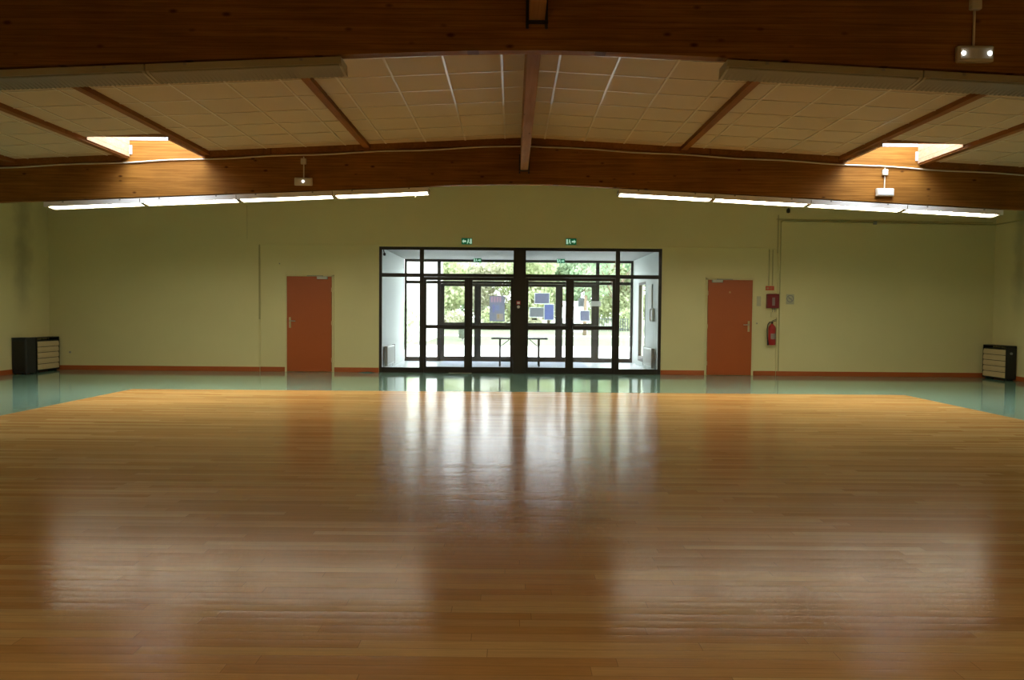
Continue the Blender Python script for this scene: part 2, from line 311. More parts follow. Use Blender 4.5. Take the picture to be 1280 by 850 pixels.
TUBE = 42.0; SKP = 95
M = dict(
    wall=wall_mat(), wall_l=wall_mat('left wall paint with soot', soot=[(15.55, .9, 2.0, .38)]),
    wall_r=wall_mat('right wall paint with soot', soot=[(15.6, .9, 2.2, .30)]),
    skirt=paint('burnt orange skirting', (.42,.10,.022), .45), door=paint('burnt orange door paint', (.40,.085,.014), .42, .03),
    doorframe=paint('cream door frame', (.70,.64,.36), .5),
    parquet=parquet_mat(), lino=lino_mat(),
    beam=wood_beam('varnished glulam', (.17,.066,.008), (.33,.150,.030), rough=.6),
    board=wood_beam('skylight boards', (.40,.22,.12), (.56,.36,.23), lam=.12),
    purlin=wood_beam('purlin wood', (.19,.075,.018), (.29,.125,.035), rough=.7, axis='y'),
    ridge=wood_beam('ridge purlin wood', (.26,.13,.055), (.38,.21,.10), rough=.8, axis='y'),
    tile=paint('cream mineral ceiling tile', (.52,.42,.27), .8, .05, 1.2, .2, 120),
    tbar=paint('cream enamelled ceiling grid', (.60,.52,.37), .28, .03),
    cond=paint('pale plastic conduit', (.62,.56,.44), .4), condy=paint('painted conduit', (.46,.41,.20), .5),
    housing=paint('white enamelled steel', (.78,.78,.76), .35, .02), oldhousing=paint('aged cream enamelled steel', (.38,.34,.235), .45, .05),
    louvre=paint('aged ribbed louvre', (.20,.18,.115), .4, .05), tubeon=emit('lit fluorescent diffuser', (1,.91,.68), TUBE), tubefill=emit('added fill diffuser', (1,.91,.68), 22),
    endcap=paint('yellowed lamp end cap', (.22,.19,.12), .5),
    frame=paint('dark bronze aluminium', (.020,.016,.012), .38, .05), frame_lit=paint('dark bronze aluminium daylit tone', (.045,.042,.036), .45, .05),  # second bronze is a lighter copy, daylight on the outer screen put into its colour
    glass=glass('clear glass'), dome=glass('clear acrylic dome', (.95,.97,1.0), .05),
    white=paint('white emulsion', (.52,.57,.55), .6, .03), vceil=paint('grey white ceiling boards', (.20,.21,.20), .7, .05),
    vfloor=paint('pale grey floor tiles', (.74,.77,.80), .22, .02, 3), mat=paint('grey blue entrance matting', (.30,.34,.42), .8, .06, 20),
    black=paint('black plastic', (.016,.019,.022), .6, .1), blackm=paint('black painted steel', (.009,.009,.008), .5, .1),
    slat=paint('beige heater slat', (.62,.50,.30), .45, .05), grey=paint('grey plastic', (.28,.28,.27), .5), lgrey=paint('light grey plastic', (.6,.6,.58), .45),
    chrome=paint('brushed steel', (.62,.60,.55), .3, .03, metal=1), brass=paint('pale brass', (.70,.60,.38), .35, .03, metal=1),
    red=paint('signal red enamel', (.36,.012,.015), .35), redsign=paint('red orange sign', (.55,.05,.02), .5), dred=paint('dark red enamel', (.20,.007,.012), .35),
    wht=paint('white print', (.75,.74,.72), .5), whtdim=paint('dull white print', (.30,.25,.23), .5),
    green=emit('exit sign green', (.0,.16,.07), .25), exw=emit('exit sign white', (.55,.9,.7), .55),
    led=emit('white emergency diode', (.95,.97,1), 14), emer=paint('cream emergency light housing', (.55,.52,.42), .5),
    posterp=poster_mat(), poster=paper_mat('grey blue paper', (.38,.40,.50)), poster2=paper_mat('grey paper', (.40,.42,.43)), poster3=paper_mat('blue paper', (.34,.39,.60)),
    pink=paper_mat('pink print', (.75,.40,.5)), oran=paper_mat('orange brown print', (.65,.50,.35)), orange=paint('orange print', (.5,.27,.12), .7), paper=paper_mat('white paper', (.85,.88,.88)),
    cloth=paint('blue green rag', (.07,.14,.14), .9, .2, 30), pale=paint('pale paper on the wall', (.52,.50,.36), .7),
    pave=paint('pale concrete paving', (.62,.62,.60), .8, .05, 2), lawn=paint('lawn grass', (.115,.135,.078), .9, .2, 3),
    bark=paint('brown bark', (.20,.15,.10), .9, .2, 8), render=paint('white render', (.80,.80,.78), .8, .04, 1), rooft=paint('grey roof sheet', (.35,.35,.36), .7),
    leafa=leaf_mat('spring foliage', (.34,.40,.20), (.58,.62,.42)), leafb=leaf_mat('mid green foliage', (.20,.31,.18), (.42,.50,.34)),
    leafc=leaf_mat('olive foliage', (.40,.42,.28), (.60,.58,.46)), leafd=leaf_mat('pale foliage', (.5,.62,.4), (.7,.78,.6)), fence=paint('blue grey fence steel', (.05,.07,.085), .5),
    bin=paint('dull green bin', (.06,.08,.055), .6), tabletop=paint('dark table top', (.05,.045,.04), .4), curb=paint('white zinc kerb', (.42,.43,.45), .4, .04),
    rad=paint('white radiator enamel', (.72,.76,.74), .35), flash=paint('lead flashing', (.55,.57,.60), .5), kerbstone=paint('grey kerb', (.5,.5,.48), .8),
)

# ---------------------------------------------------------------- dimensions
XR = .17                        # ridge line
XL, XW = -9.9, 10.28            # side walls
YB, YF = 16.46, -4.6            # entrance wall, wall behind the camera
YV = 20.35                      # outer screen of the entrance lobby
def zc(x): return 4.055 - .05*abs(x-XR)
def zb(x): return 3.372 - .047*math.sqrt((x-XR)**2 + .49)

# ---------------------------------------------------------------- floors
o = MB().box(XL-.2, XW+.2, YF-.2, YB+.12, -.1, 0).build('floor', M['lino']); tag(o, 'sea green vinyl floor border around the parquet', 'floor', kind='structure')
pq = MB().hexa([(-6.23,-4.2,-.02),(6.50,-4.2,-.02),(6.50,12.66,-.02),(-6.23,12.56,-.02),(-6.23,-4.2,.004),(6.50,-4.2,.004),(6.50,12.66,.004),(-6.23,12.56,.004)]).build('floor', M['parquet'])
tag(pq, 'golden brown strip parquet dance floor in the middle of the hall', 'floor', kind='structure')
o = MB().box(-2.95, 3.3, YB+.12, YV+.05, -.1, 0).build('floor', M['vfloor']); tag(o, 'pale tiled floor of the entrance lobby', 'floor', kind='structure')

# ---------------------------------------------------------------- walls
FX0, FX1, FZ = -2.855, 3.194, 2.695       # opening of the glazed screen
wb = MB()
wb.box(XL-.2, -5.4, YB-.03, YB+.2, 0, 4.3); wb.box(5.66, XW+.2, YB-.03, YB+.2, 0, 4.3)
wb.box(-5.4, 5.66, YB-.03, YB+.2, 2.72, 4.3)
wb.box(-5.4, FX0, YB, YB+.2, 0, 2.72); wb.box(FX1, 5.66, YB, YB+.2, 0, 2.72); wb.box(FX0, FX1, YB, YB+.2, FZ, 2.72)
o = wb.build('wall_back', M['wall']); tag(o, 'olive cream end wall around the glazed entrance', 'wall', kind='structure')
o = MB().box(XL-.2, XL, YF, YB-.03, 0, 4.2).build('wall_left', M['wall_l']); tag(o, 'olive cream left side wall with a sooty streak', 'wall', kind='structure')
o = MB().box(XW, XW+.2, YF, YB-.03, 0, 4.2).build('wall_right', M['wall_r']); tag(o, 'olive cream right side wall', 'wall', kind='structure')
o = MB().box(XL-.2, XW+.2, YF-.2, YF, 0, 4.3).build('wall_front', M['wall']); tag(o, 'olive cream wall behind the camera', 'wall', kind='structure')

o = MB().box(-5.385, FX0-.02, YB-.042, YB-.0305, 2.722, 2.732).box(FX1+.02, 5.63, YB-.042, YB-.0305, 2.722, 2.732).build('trim_20', M['wall']); tag(o, 'thin wall coloured ledge added for a shadow line at the height of the top of the glazed screen', 'trim', kind='structure')  # ledge added so that the wall step shows a thin shadow line
o = MB().box(-5.44, -5.418, YB-.040, YB-.0305, .1, 2.72).build('trim_21', M['wall']); tag(o, 'thin vertical wall coloured cover strip left of the left orange door', 'trim', kind='structure')

def baseboard(name, boxes, label):
    b = MB()
    for q in boxes: b.cbox(*q, c=.006)
    o = b.build(name, M['skirt']); tag(o, label, 'skirting', kind='structure')
H = .10
baseboard('baseboard_back', [(XL, -5.4, YB-.045, YB-.03, 0, H), (-5.4, -4.87, YB-.015, YB, 0, H), (-3.81, FX0, YB-.015, YB, 0, H),
    (FX1, 4.13, YB-.015, YB, 0, H), (5.18, 5.66, YB-.015, YB, 0, H), (5.66, XW, YB-.045, YB-.03, 0, H)], 'burnt orange skirting along the entrance wall')
baseboard('baseboard_left', [(XL, XL+.015, YF, YB-.045, 0, H)], 'burnt orange skirting along the left wall')
baseboard('baseboard_right', [(XW-.015, XW, YF, YB-.045, 0, H)], 'burnt orange skirting along the right wall')

# ---------------------------------------------------------------- ceiling with skylight holes
SKX = [(-6.06,-4.89),(5.22,6.38)]
SKY = [(10.98,12.25),(-1.62,-.35)]  # second pair is unseen, added behind the camera to brighten the hall
xb = sorted([XL-.2, XR, XW+.2] + [v for s_ in SKX for v in s_]); yb = sorted([YF-.2, YB+.2] + [v for s_ in SKY for v in s_])
cm = MB()
for i in range(len(xb)-1):
    for j in range(len(yb)-1):
        a, b, c, d = xb[i], xb[i+1], yb[j], yb[j+1]
        if any(abs(a-s_[0])<1e-4 for s_ in SKX) and any(abs(c-s_[0])<1e-4 for s_ in SKY): continue
        cm.hexa([(a,c,zc(a)),(b,c,zc(b)),(b,d,zc(b)),(a,d,zc(a)),(a,c,zc(a)+.06),(b,c,zc(b)+.06),(b,d,zc(b)+.06),(a,d,zc(a)+.06)])
ceil = cm.build('ceiling', M['tile']); tag(ceil, 'cream suspended tile ceiling sloping from the ridge', 'ceiling', kind='structure')
# purlins (x position, width, drop)
PUR = [-9.1,-7.88,-6.12,-4.83,-2.31,2.67,5.16,6.44,8.2]
g = MB(); T = .622
def inhole(x, y): return any(s_[0]-.02<x<s_[1]+.02 for s_ in SKX) and any(s_[0]-.02<y<s_[1]+.02 for s_ in SKY)
def bar_y(x, y0, y1, w=.012, h=.007):
    for (s0, s1) in [(y0, -1.62), (-.35, 10.98), (12.25, y1)] if any(s_[0]<x<s_[1] for s_ in SKX) else [(y0, y1)]:
        g.hexa([(x-w,s0,zc(x)-h),(x+w,s0,zc(x)-h),(x+w,s1,zc(x)-h),(x-w,s1,zc(x)-h),(x-w,s0,zc(x)+.002),(x+w,s0,zc(x)+.002),(x+w,s1,zc(x)+.002),(x-w,s1,zc(x)+.002)])
bays = [XL] + [p for p in PUR if p < 0] + [XR] + [p for p in PUR if p > 0] + [XW]
for a, b in zip(bays[:-1], bays[1:]):
    n = int((b-a)/T); off = ((b-a) - n*T)/2
    if n == 0: continue
    if off < .12: n -= 1; off += T/2
    for k in range(n+1):
        x = a + off + k*T
        if abs(x-a) > .08 and abs(x-b) > .08: bar_y(x, YF, YB)
    y = 12.2 - .3
    ys = []
    while y > YF: ys.append(y); y -= T
    for y in ys + [12.8, 13.4, 14.0, 14.7, 15.3, 15.9]:
        if inhole((a+b)/2, y): continue
        w, h = .010, .006
        g.hexa([(a,y-w,zc(a)-h),(b,y-w,zc(b)-h),(b,y+w,zc(b)-h),(a,y+w,zc(a)-h),(a,y-w,zc(a)+.002),(b,y-w,zc(b)+.002),(b,y+w,zc(b)+.002),(a,y+w,zc(a)+.002)])
o = g.build('ceiling_grid', M['tbar'], ceil)

BY = [(-.4,-.3),(6.0,6.1),(12.2,12.3)]
BL = ['dark glulam roof beam above the camera', 'near brown glulam roof beam across the top of the photo', 'far brown glulam roof beam in front of the entrance wall']
NX = 48
for i, (y0, y1) in enumerate(BY):
    xs = [XL + (XW-XL)*k/NX for k in range(NX+1)]
    xs = sorted(xs + [XR])
    poly = [(x, zb(x)) for x in xs] + [(x, zc(x)+.24) for x in reversed(xs)]
    b = MB(); n = len(xs)
    # faces by strips so that the arch stays clean
    for (k0, k1) in zip(range(n-1), range(1, n)):
        a, c = xs[k0], xs[k1]
        b.add([(a,y0,zb(a)),(c,y0,zb(c)),(c,y0,zc(c)+.24),(a,y0,zc(a)+.24),(a,y1,zb(a)),(c,y1,zb(c)),(c,y1,zc(c)+.24),(a,y1,zc(a)+.24)],
              [(0,1,2,3),(5,4,7,6),(4,5,1,0),(3,2,6,7)])
    o = b.build('trim_%d' % (i+1), M['beam']); tag(o, BL[i], 'roof beam', kind='structure')
# fascia strips where the tiles meet the beams (camera side of each beam)
tn = 4
for i, y in enumerate((6.0, 12.2)):
    b = MB()
    segs = [(XL, SKX[0][0]-.12), (SKX[0][1]+.12, XR), (XR, SKX[1][0]-.12), (SKX[1][1]+.12, XW)] if y > 12 else [(XL, XR), (XR, XW)]
    for a, c in segs:
        b.hexa([(a,y-.05,zc(a)-.085),(c,y-.05,zc(c)-.085),(c,y,zc(c)-.085),(a,y,zc(a)-.085),(a,y-.05,zc(a)),(c,y-.05,zc(c)),(c,y,zc(c)),(a,y,zc(a))])
    o = b.build('trim_%d' % tn, M['purlin']); tn += 1
    tag(o, ['wooden edge strip along the top of the near roof beam', 'wooden edge strip under the tiles along the far roof beam'][i], 'trim', kind='structure')
for y0, y1, nm in ((YF, -.4, 'unseen and added behind the camera for fill light'), (-.3, 6.0, 'in front of the near beam'), (6.1, 12.2, 'between the two beams')):
    b = MB().hexa([(XR-.06,y0,3.552),(XR+.06,y0,3.552),(XR+.06,y1,3.552),(XR-.06,y1,3.552),(XR-.06,y0,4.08),(XR+.06,y0,4.08),(XR+.06,y1,4.08),(XR-.06,y1,4.08)])
    if y1 > 5: # steel shoe that carries the ridge purlin
        pass
    o = b.build('trim_%d' % tn, M['ridge'], bevel=.004); tag(o, 'pale ridge purlin ' + nm, 'purlin', kind='structure'); tn += 1
    if y1 > 5:
        s_ = MB(); s_.box(XR-.085, XR-.062, y1-.012, y1-.002, 3.50, 3.80); s_.box(XR+.062, XR+.085, y1-.012, y1-.002, 3.50, 3.80); s_.box(XR-.085, XR+.085, y1-.05, y1-.002, 3.535, 3.549)
        s_.build('joist_hanger', M['blackm'], o)
PNAME = {-9.1:'outermost left purlin beside the left wall', -7.88:'left purlin beyond the skylight bay', -6.12:'purlin on the left edge of the left skylight', -4.83:'purlin on the right edge of the left skylight',
    -2.31:'first purlin left of the ridge', 2.67:'first purlin right of the ridge', 5.16:'purlin on the left edge of the right skylight', 6.44:'purlin on the right edge of the right skylight', 8.2:'right purlin beyond the skylight bay'}
for p in PUR:
    b = MB()
    for (y0, y1) in ((YF, -.4), (-.3, 6.0), (6.1, 12.2)):
        d = .055; a, c = p-.05, p+.05
        b.hexa([(a,y0,zc(p)-d),(c,y0,zc(p)-d),(c,y1,zc(p)-d),(a,y1,zc(p)-d),(a,y0,zc(p)+.05),(c,y0,zc(p)+.05),(c,y1,zc(p)+.05),(a,y1,zc(p)+.05)])
    o = b.build('trim_%d' % tn, M['purlin']); tag(o, 'brown ceiling batten, ' + PNAME[p], 'purlin', kind='structure'); tn += 1

# ---------------------------------------------------------------- skylights
wn = 1
for k, (sx0, sx1) in enumerate(SKX):
    for j, (sy0, sy1) in enumerate(SKY):
        root = empty('window_%d' % wn, ((sx0+sx1)/2, (sy0+sy1)/2, zc((sx0+sx1)/2))); wn += 1
        tag(root, 'roof light in the %s half of the ceiling, %s' % (('left','right')[k], ('just before the far roof beam','unseen and added behind the camera for fill light')[j]), 'skylight', kind='structure')
        cx, cy, cz = root.location
        w, l = (sx1-sx0)/2, (sy1-sy0)/2
        zt = .25
        s_ = MB(); t = .03
        s_.box(-w-t, -w+.012, -l, l-.051, -.06, zt); s_.box(w-.012, w+t, -l, l-.051, -.06, zt); s_.box(-w-t, w+t, -l-t, -l+.012, -.02, zt); 
        s_.build('shaft_lining', M['board'], root)
        s_ = MB(); 
        s_.box(-w-t, -w+.005, -l, l, zt-.001, .52); s_.box(w-.005, w+t, -l, l, zt-.001, .52); s_.box(-w-t, w+t, -l-t, -l+.005, zt-.001, .52); s_.box(-w-t, w+t, l-.055, l+.04, zt-.05, .52)
        s_.build('kerb', M['curb'], root)
        s_ = MB(); s_.box(-w+.012, -w+.05, l-.066, l-.051, -.02, .12) if k == 0 else s_.box(w-.05, w-.012, l-.066, l-.051, -.02, .12)
        s_.build('flashing', M['flash'], root)
        s_ = MB(); n = 8
        pts = [[(-w-.04 + (2*w+.08)*a/n, -l-.04 + (2*l+.1)*b/n, .52 + .2*(math.sin(PI*a/n)*math.sin(PI*b/n))**.6 if 0<a<n and 0<b<n else .52) for a in range(n+1)] for b in range(n+1)]
        vs = [p for r in pts for p in r]; fs = [(b*(n+1)+a, b*(n+1)+a+1, (b+1)*(n+1)+a+1, (b+1)*(n+1)+a) for a in range(n) for b in range(n)]
        s_.add(vs, fs).build('dome', M['dome'], root, smooth=True)

# ---------------------------------------------------------------- orange doors
def orange_door(name, x0, x1, hinge, label):
    """hinge = +1 on the right, -1 on the left"""
    r = empty(name, ((x0+x1)/2, YB, 0)); tag(r, label, 'door', kind='structure')
    w = (x1-x0)/2
    MB().cbox(-w, w, -.035, -.003, .008, 2.04, .004).build('door_leaf', M['door'], r)
    f = MB(); f.box(-w-.045, -w-.004, -.022, 0, 0, 2.085); f.box(w+.004, w+.045, -.022, 0, 0, 2.085); f.box(-w-.045, w+.045, -.022, 0, 2.044, 2.085)
    f.build('door_frame', M['doorframe'], r)
    hx = -hinge*(w-.07)
    pl = MB().cbox(hx-.022, hx+.022, -.043, -.034, .94, 1.17, .008).build('handle_plate', M['brass'], r)
    lv = MB(); lv.cyl((hx, -.04, 1.09), (hx, -.085, 1.09), .011); lv.tube([(hx, -.083, 1.09), (hx+hinge*.03, -.088, 1.09), (hx+hinge*.125, -.086, 1.088)], .010)
    lv.build('lever', M['chrome'], pl, smooth=True)
    kc = MB().cyl((hx, -.044, .985), (hx, -.052, .985), .012, 14).build('lock_cylinder', M['chrome'], pl)
    for z in (.26, 1.05, 1.76):
        MB().cyl((hinge*(w+.008), -.038, z-.045), (hinge*(w+.008), -.038, z+.045), .014, 10).build('hinge', M['brass'], r)
    cx = hinge*(w-.19)
    c = MB().cbox(cx-.115, cx+.115, -.085, -.035, 1.985, 2.045, .01).build('door_closer', M['lgrey'], r)
    a = MB(); a.box(cx-hinge*.33-.0, cx-hinge*.0, -.06, -.048, 2.047, 2.060) if hinge > 0 else a.box(cx, cx+.33, -.06, -.048, 2.047, 2.060)
    a.cyl((cx, -.054, 2.04), (cx, -.054, 2.062), .012); a.build('closer_arm', M['grey'], c)
    return r
orange_door('door_1', -4.819, -3.863, 1, 'burnt orange flush door in the left half of the entrance wall')
d2 = orange_door('door_2', 4.178, 5.128, -1, 'burnt orange flush door beside the fire extinguisher')
MB().cyl((-.01, -.036, 1.78), (-.01, -.040, 1.78), .022, 16).build('door_plaque', M['orange'], d2)

# ---------------------------------------------------------------- glazed screens
def screen(name, y, mat, label, d=.06):
    r = empty(name, (XR, y, 0)); tag(r, label, 'glazed screen', kind='structure')
    X = lambda v: v - XR
    def p(n, *q): MB().cbox(X(q[0]), X(q[1]), q[2], q[3], q[4], q[5], .004).build(n, mat, r)
    p('post', FX0, -2.794, 0, d, 0, FZ); p('post', 3.128, FX1, 0, d, 0, FZ)
    p('post', -1.988, -1.898, 0, d, 0, 2.628); p('post', 2.205, 2.298, 0, d, 0, 2.628)
    p('centre_post', .02, .284, -.01, d+.01, 0, 2.628)
    p('head_rail', -2.794, 3.128, 0, d, 2.628, FZ)
    p('transom', -2.794, -1.988, 0, d, 2.05, 2.13); p('transom', -1.898, .02, 0, d, 2.06, 2.13)
    p('transom', .284, 2.205, 0, d, 2.06, 2.13); p('transom', 2.298, 3.128, 0, d, 2.05, 2.13)
    p('sill', -1.898, 2.205, .003, d-.003, 0, .019)
    p('bottom_rail', -2.794, -1.988, 0, d, 0, .11); p('bottom_rail', 2.298, 3.128, 0, d, 0, .11)
    for (a, b, z0, z1) in ((-2.8,-1.985,.10,2.06),(2.295,3.135,.10,2.06),(-2.8,-1.985,2.12,2.635),(-1.90,.03,2.12,2.635),(.28,2.21,2.12,2.635),(2.295,3.135,2.12,2.635)):
        MB().box(X(a), X(b), d/2-.004, d/2+.004, z0, z1).build('pane', M['glass'], r)
    return r
def glazed_leaf(name, y, x0, x1, g0, g1, mz, hs, mat, label, d=.05):
    """x0..x1 leaf, g0..g1 glass, mz middle rail, hs side that carries the pull handle"""
    cx = (x0+x1)/2; r = empty(name, (cx, y+.005, 0)); tag(r, label, 'glass door', kind='structure')
    X = lambda v: v - cx
    f = MB(); e = -.002
    f.cbox(X(x0)+e, X(g0), 0, d, .02, 2.057, .004); f.cbox(X(g1), X(x1)-e, 0, d, .02, 2.057, .004)
    f.cbox(X(g0), X(g1), 0, d, .02, .132, .004); f.cbox(X(g0), X(g1), 0, d, mz[0], mz[1], .004); f.cbox(X(g0), X(g1), 0, d, 1.989, 2.057, .004)
    f.build('leaf_frame', mat, r)
    MB().box(X(g0)-.005, X(g1)+.005, d/2-.004, d/2+.004, .128, mz[0]+.005).build('pane', M['glass'], r)
    MB().box(X(g0)-.005, X(g1)+.005, d/2-.004, d/2+.004, mz[1]-.005, 1.993).build('pane', M['glass'], r)
    hx = X(x1)-.045 if hs > 0 else X(x0)+.045
    h = MB(); h.tube([(hx, -.002, .97), (hx, -.045, .99), (hx, -.045, 1.18), (hx, -.002, 1.20)], .011, 8); h.build('pull_handle', M['blackm'], r, smooth=True)
    return r
s1 = screen('window_%d' % wn, YB+.01, M['frame'], 'dark bronze inner glazed screen of the entrance'); wn += 1
s2 = screen('window_%d' % wn, YV, M['frame_lit'], 'dark bronze outer glazed screen at the far side of the entrance lobby'); wn += 1
dn = 3
inner = [(-1.895,-.942,-1.842,-1.026,1,'first from the left'), (-.938,.017,-.854,-.037,-1,'second from the left'), (.287,1.228,.344,1.146,1,'third from the left'), (1.232,2.202,1.318,2.144,-1,'rightmost')]
for (a,b,g0,g1,hs,w) in inner:
    glazed_leaf('door_%d' % dn, YB+.01, a, b, g0, g1, (.955,1.03), hs, M['frame'], 'dark framed glass door of the inner screen, ' + w); dn += 1
outer = [(-1.895,-.922,-1.80,-1.005,1,'first from the left'), (-.918,.017,-.829,-.05,-1,'second from the left, with a tall poster'), (.287,1.238,.36,1.145,1,'third from the left, with several posters'), (1.242,2.202,1.333,2.10,-1,'rightmost, with a small poster')]
for (a,b,g0,g1,hs,w) in outer:
    glazed_leaf('door_%d' % dn, YV, a, b, g0, g1, (.85,1.03), hs, M['frame_lit'], 'dark framed glass door of the outer screen, ' + w); dn += 1
o = MB().box(-1.35,-.86,YB-.035,YB-.002,0,.008).build('threshold_plate', M['chrome']); tag(o, 'worn bright metal threshold plate under the first inner glass door', 'threshold')

# ---------------------------------------------------------------- lobby shell
o = MB().box(-2.99,-2.87,YB+.2,YV+.06,0,2.9).build('wall_lobby_left', M['white']); tag(o,'white left wall inside the entrance lobby','wall',kind='structure')
wr = MB(); a,b,c,d = 3.205,3.32,YB+.2,YV+.06
wr.box(a,b,c,18.5,0,2.9); wr.box(a,b,19.5,d,0,2.9); wr.box(a,b,18.5,19.5,2.08,2.9); wr.box(a,b,18.5,19.5,0,.12)
o = wr.build('wall_lobby_right', M['white']); tag(o,'white right wall inside the entrance lobby','wall',kind='structure')
o = MB().box(-2.99,3.32,YB+.2,YV+.1,FZ+.005,FZ+.2).build('ceiling', M['vceil']); tag(o,'grey white ceiling of the entrance lobby','ceiling',kind='structure')
wl = empty('window_%d' % wn, (3.24, 19.0, 0)); tag(wl,'narrow dark framed side window in the right lobby wall','window',kind='structure'); wn += 1
f = MB(); f.box(-.04,.04,-.5,-.44,.12,2.08); f.box(-.04,.04,.44,.5,.12,2.08); f.box(-.04,.04,-.44,.44,2.02,2.08); f.box(-.04,.04,-.44,.44,.12,.24); f.build('window_frame', M['frame'], wl)
MB().box(-.004,.004,-.44,.44,.24,2.02).build('pane', M['glass'], wl)

# ---------------------------------------------------------------- fluorescent fittings
def fitting(lit):
    r = empty('fluorescent_light', (0,0,0))
    Lh = .757; W = .235
    hm = M['housing'] if lit else M['oldhousing']
    h = MB()  # body: profile in (y,z): front face, top, back face, open underneath
    bl = -.090 if lit else -.052; fl = -.079 if lit else -.052
    h.prism_x([(0,0),(0,fl),(.008,fl),(.008,-.012),(W-.008,-.012),(W-.008,bl),(W,bl),(W,0)], -Lh, Lh)
    h.build('housing', hm, r)
    d = MB()
    if lit:
        d.prism_x([(.014,-.015),(.014,-.050),(.035,-.062),(.07,-.066),(W-.07,-.066),(W-.035,-.062),(W-.014,-.050),(W-.014,-.015)], -Lh+.022, Lh-.022)
        d.build('diffuser', M['tubeon'], r)
    else:
        n = 40; dx = 2*(Lh-.02)/n
        d.prism_x([(.014,-.020),(.014,-.052),(.03,-.060),(W-.010,-.085),(W-.010,-.020)], -Lh+.012, Lh-.012)
        for k in range(n):
            x = -Lh+.02+k*dx
            d.hexa([(x,.02,-.0575),(x+dx*.5,.02,-.0575),(x+dx*.5,W-.012,-.089),(x,W-.012,-.089),(x,.02,-.050),(x+dx*.5,.02,-.050),(x+dx*.5,W-.012,-.080),(x,W-.012,-.080)])
        d.build('louvre', M['louvre'], r)
    for s_ in (-1, 1):
        ec = .03 if lit else .02; a, b = (Lh-ec, Lh+.001) if s_ > 0 else (-Lh-.001, -Lh+ec)
        MB().prism_x([(.004,-.012),(.004,-.053),(.03,-.066),(W-.03,-.088 if lit else -.090),(W-.004,-.088 if lit else -.088),(W-.004,-.012)], a, b).build('end_cap', M['endcap'] if lit else hm, r)
    for s_ in (-.45, .45):
        MB().box(s_-.012, s_+.012, -.004, .002, -.022, -.002).build('clip', M['grey'], r)
    return r
WHERE = ['innermost', 'second from the centre', 'third from the centre', 'outermost']
pl, pu = fitting(True), fitting(False); usedl = usedu = False
dim = [c for c in pl.children if c.name.startswith('diffuser')][0].data.copy(); dim.materials.clear(); dim.materials.append(M['tubefill'])
th = math.atan(.047)
for lit, Y, n in ((True, 12.2, 4), (False, 6.0, 2), (True, -.4, 4)):
    for side, xs0 in ((-1, -1.335), (1, 1.665 if lit else 1.64)):
        for k in range(n):
            src = pl if lit else pu
            if lit: o = src if not usedl else copy_tree(src); usedl = True
            else: o = src if not usedu else copy_tree(src); usedu = True
            xc = xs0 + side*(.762 + k*1.523)
            o.location = (xc, Y+.005, 3.352 - .047*abs(xc-XR)); o.rotation_euler = (0, side*th, 0)
            ss = 'left' if side < 0 else 'right'
            if lit and Y < 0:  # row out of view, added as fill for the floor and near beam
                tag(o, 'unseen fluorescent fitting added for fill light under the beam behind the camera', 'light fitting', 'added fill fittings behind the camera')
                for ch in bpy.data.objects:
                    if ch.parent == o and ch.name.startswith('diffuser'): ch.data = dim
            elif lit: tag(o, 'lit white fluorescent fitting under the far beam, %s of the %s row' % (WHERE[k], ss), 'light fitting', 'lit fluorescent fittings under the far beam')
            else: tag(o, 'unlit ribbed cream fluorescent fitting under the near beam, %s, %s' % (ss+' side', ('inner one','outer one')[k]), 'light fitting', 'unlit fluorescent fittings under the near beam')
# thin pull wires on the left lit row
o = MB().cyl((-1.56,12.32,3.205),(-1.56,12.32,3.135),.004,6).build('pull_cord', M['cond']); tag(o,'short pale cord hanging from the inner end of the left lit row','cord')

# ---------------------------------------------------------------- conduit, junction boxes, emergency lights
b = MB(); pts = []
for k in range(61):
    x = XL+.1 + (XW-XL-.2)*k/60; pts.append((x, 12.186, zc(x)-.118 - .008*math.sin(k*1.3)))
b.tube(pts, .012, 8); 
o = b.build('cable_conduit', M['cond'], smooth=True); tag(o, 'thin pale conduit along the top of the far roof beam', 'conduit')
o = MB().cyl((1.05,12.17,zc(1.05)-.17),(1.05,12.199,zc(1.05)-.17),.030,14).build('junction_box', M['beam']); tag(o,'small round brown junction box on the far beam, right of the ridge','junction box')
def emergency(x, y, zl, zj, n, where, jw=.085):
    r = empty('emergency_light', (x, y, zl)); tag(r, 'pale emergency light with %s on the %s' % (('one lit diode','two lit diodes')[n-1], where), 'emergency light', 'emergency lights on the roof beams')
    MB().cbox(-.14,.14,-.055,-.001,-.06,.06,.012).build('housing', M['emer'], r)
    MB().cbox(-.125,.125,-.060,-.050,-.045,.045,.008).build('cover', M['lgrey'] if n == 1 and x > 0 else M['emer'], r)
    for q in ([0] if n == 1 else [-.1, .1]): MB().lathe([(.016,0),(.013,.006),(.006,.010)], (0,0,0), 12).build('diode', M['led'], r, smooth=True)
    for ch, q in zip([c for c in r.children if c.name.startswith('diode')], ([0] if n == 1 else [-.1, .1])):
        ch.location = (q, -.060, .0); ch.rotation_euler = (PI/2, 0, 0)
    j = empty('junction_box', (x, y, zj)); tag(j, 'pale junction box above the emergency light on the %s' % where, 'junction box', 'junction boxes on the roof beams')
    MB().cbox(-jw/2,jw/2,-.045,-.001,-.045,.045,.008).build('housing', M['emer'], j)
    MB().cyl((0,-.012,-.045),(0,-.012,zl-zj+.061),.010,8).build('conduit_drop', M['cond'], j)
    MB().cyl((0,-.012,.045),(0,-.012,.075),.010,8).build('conduit_stub', M['cond'], j)
emergency(-3.303, 12.2, 3.342, 3.66, 1, 'far beam, left of the ridge')
emergency(5.85, 12.2, 3.252, 3.565, 1, 'far beam, under the right roof light')
emergency(3.53, 6.0, 3.325, 3.71, 2, 'near beam at the top right')

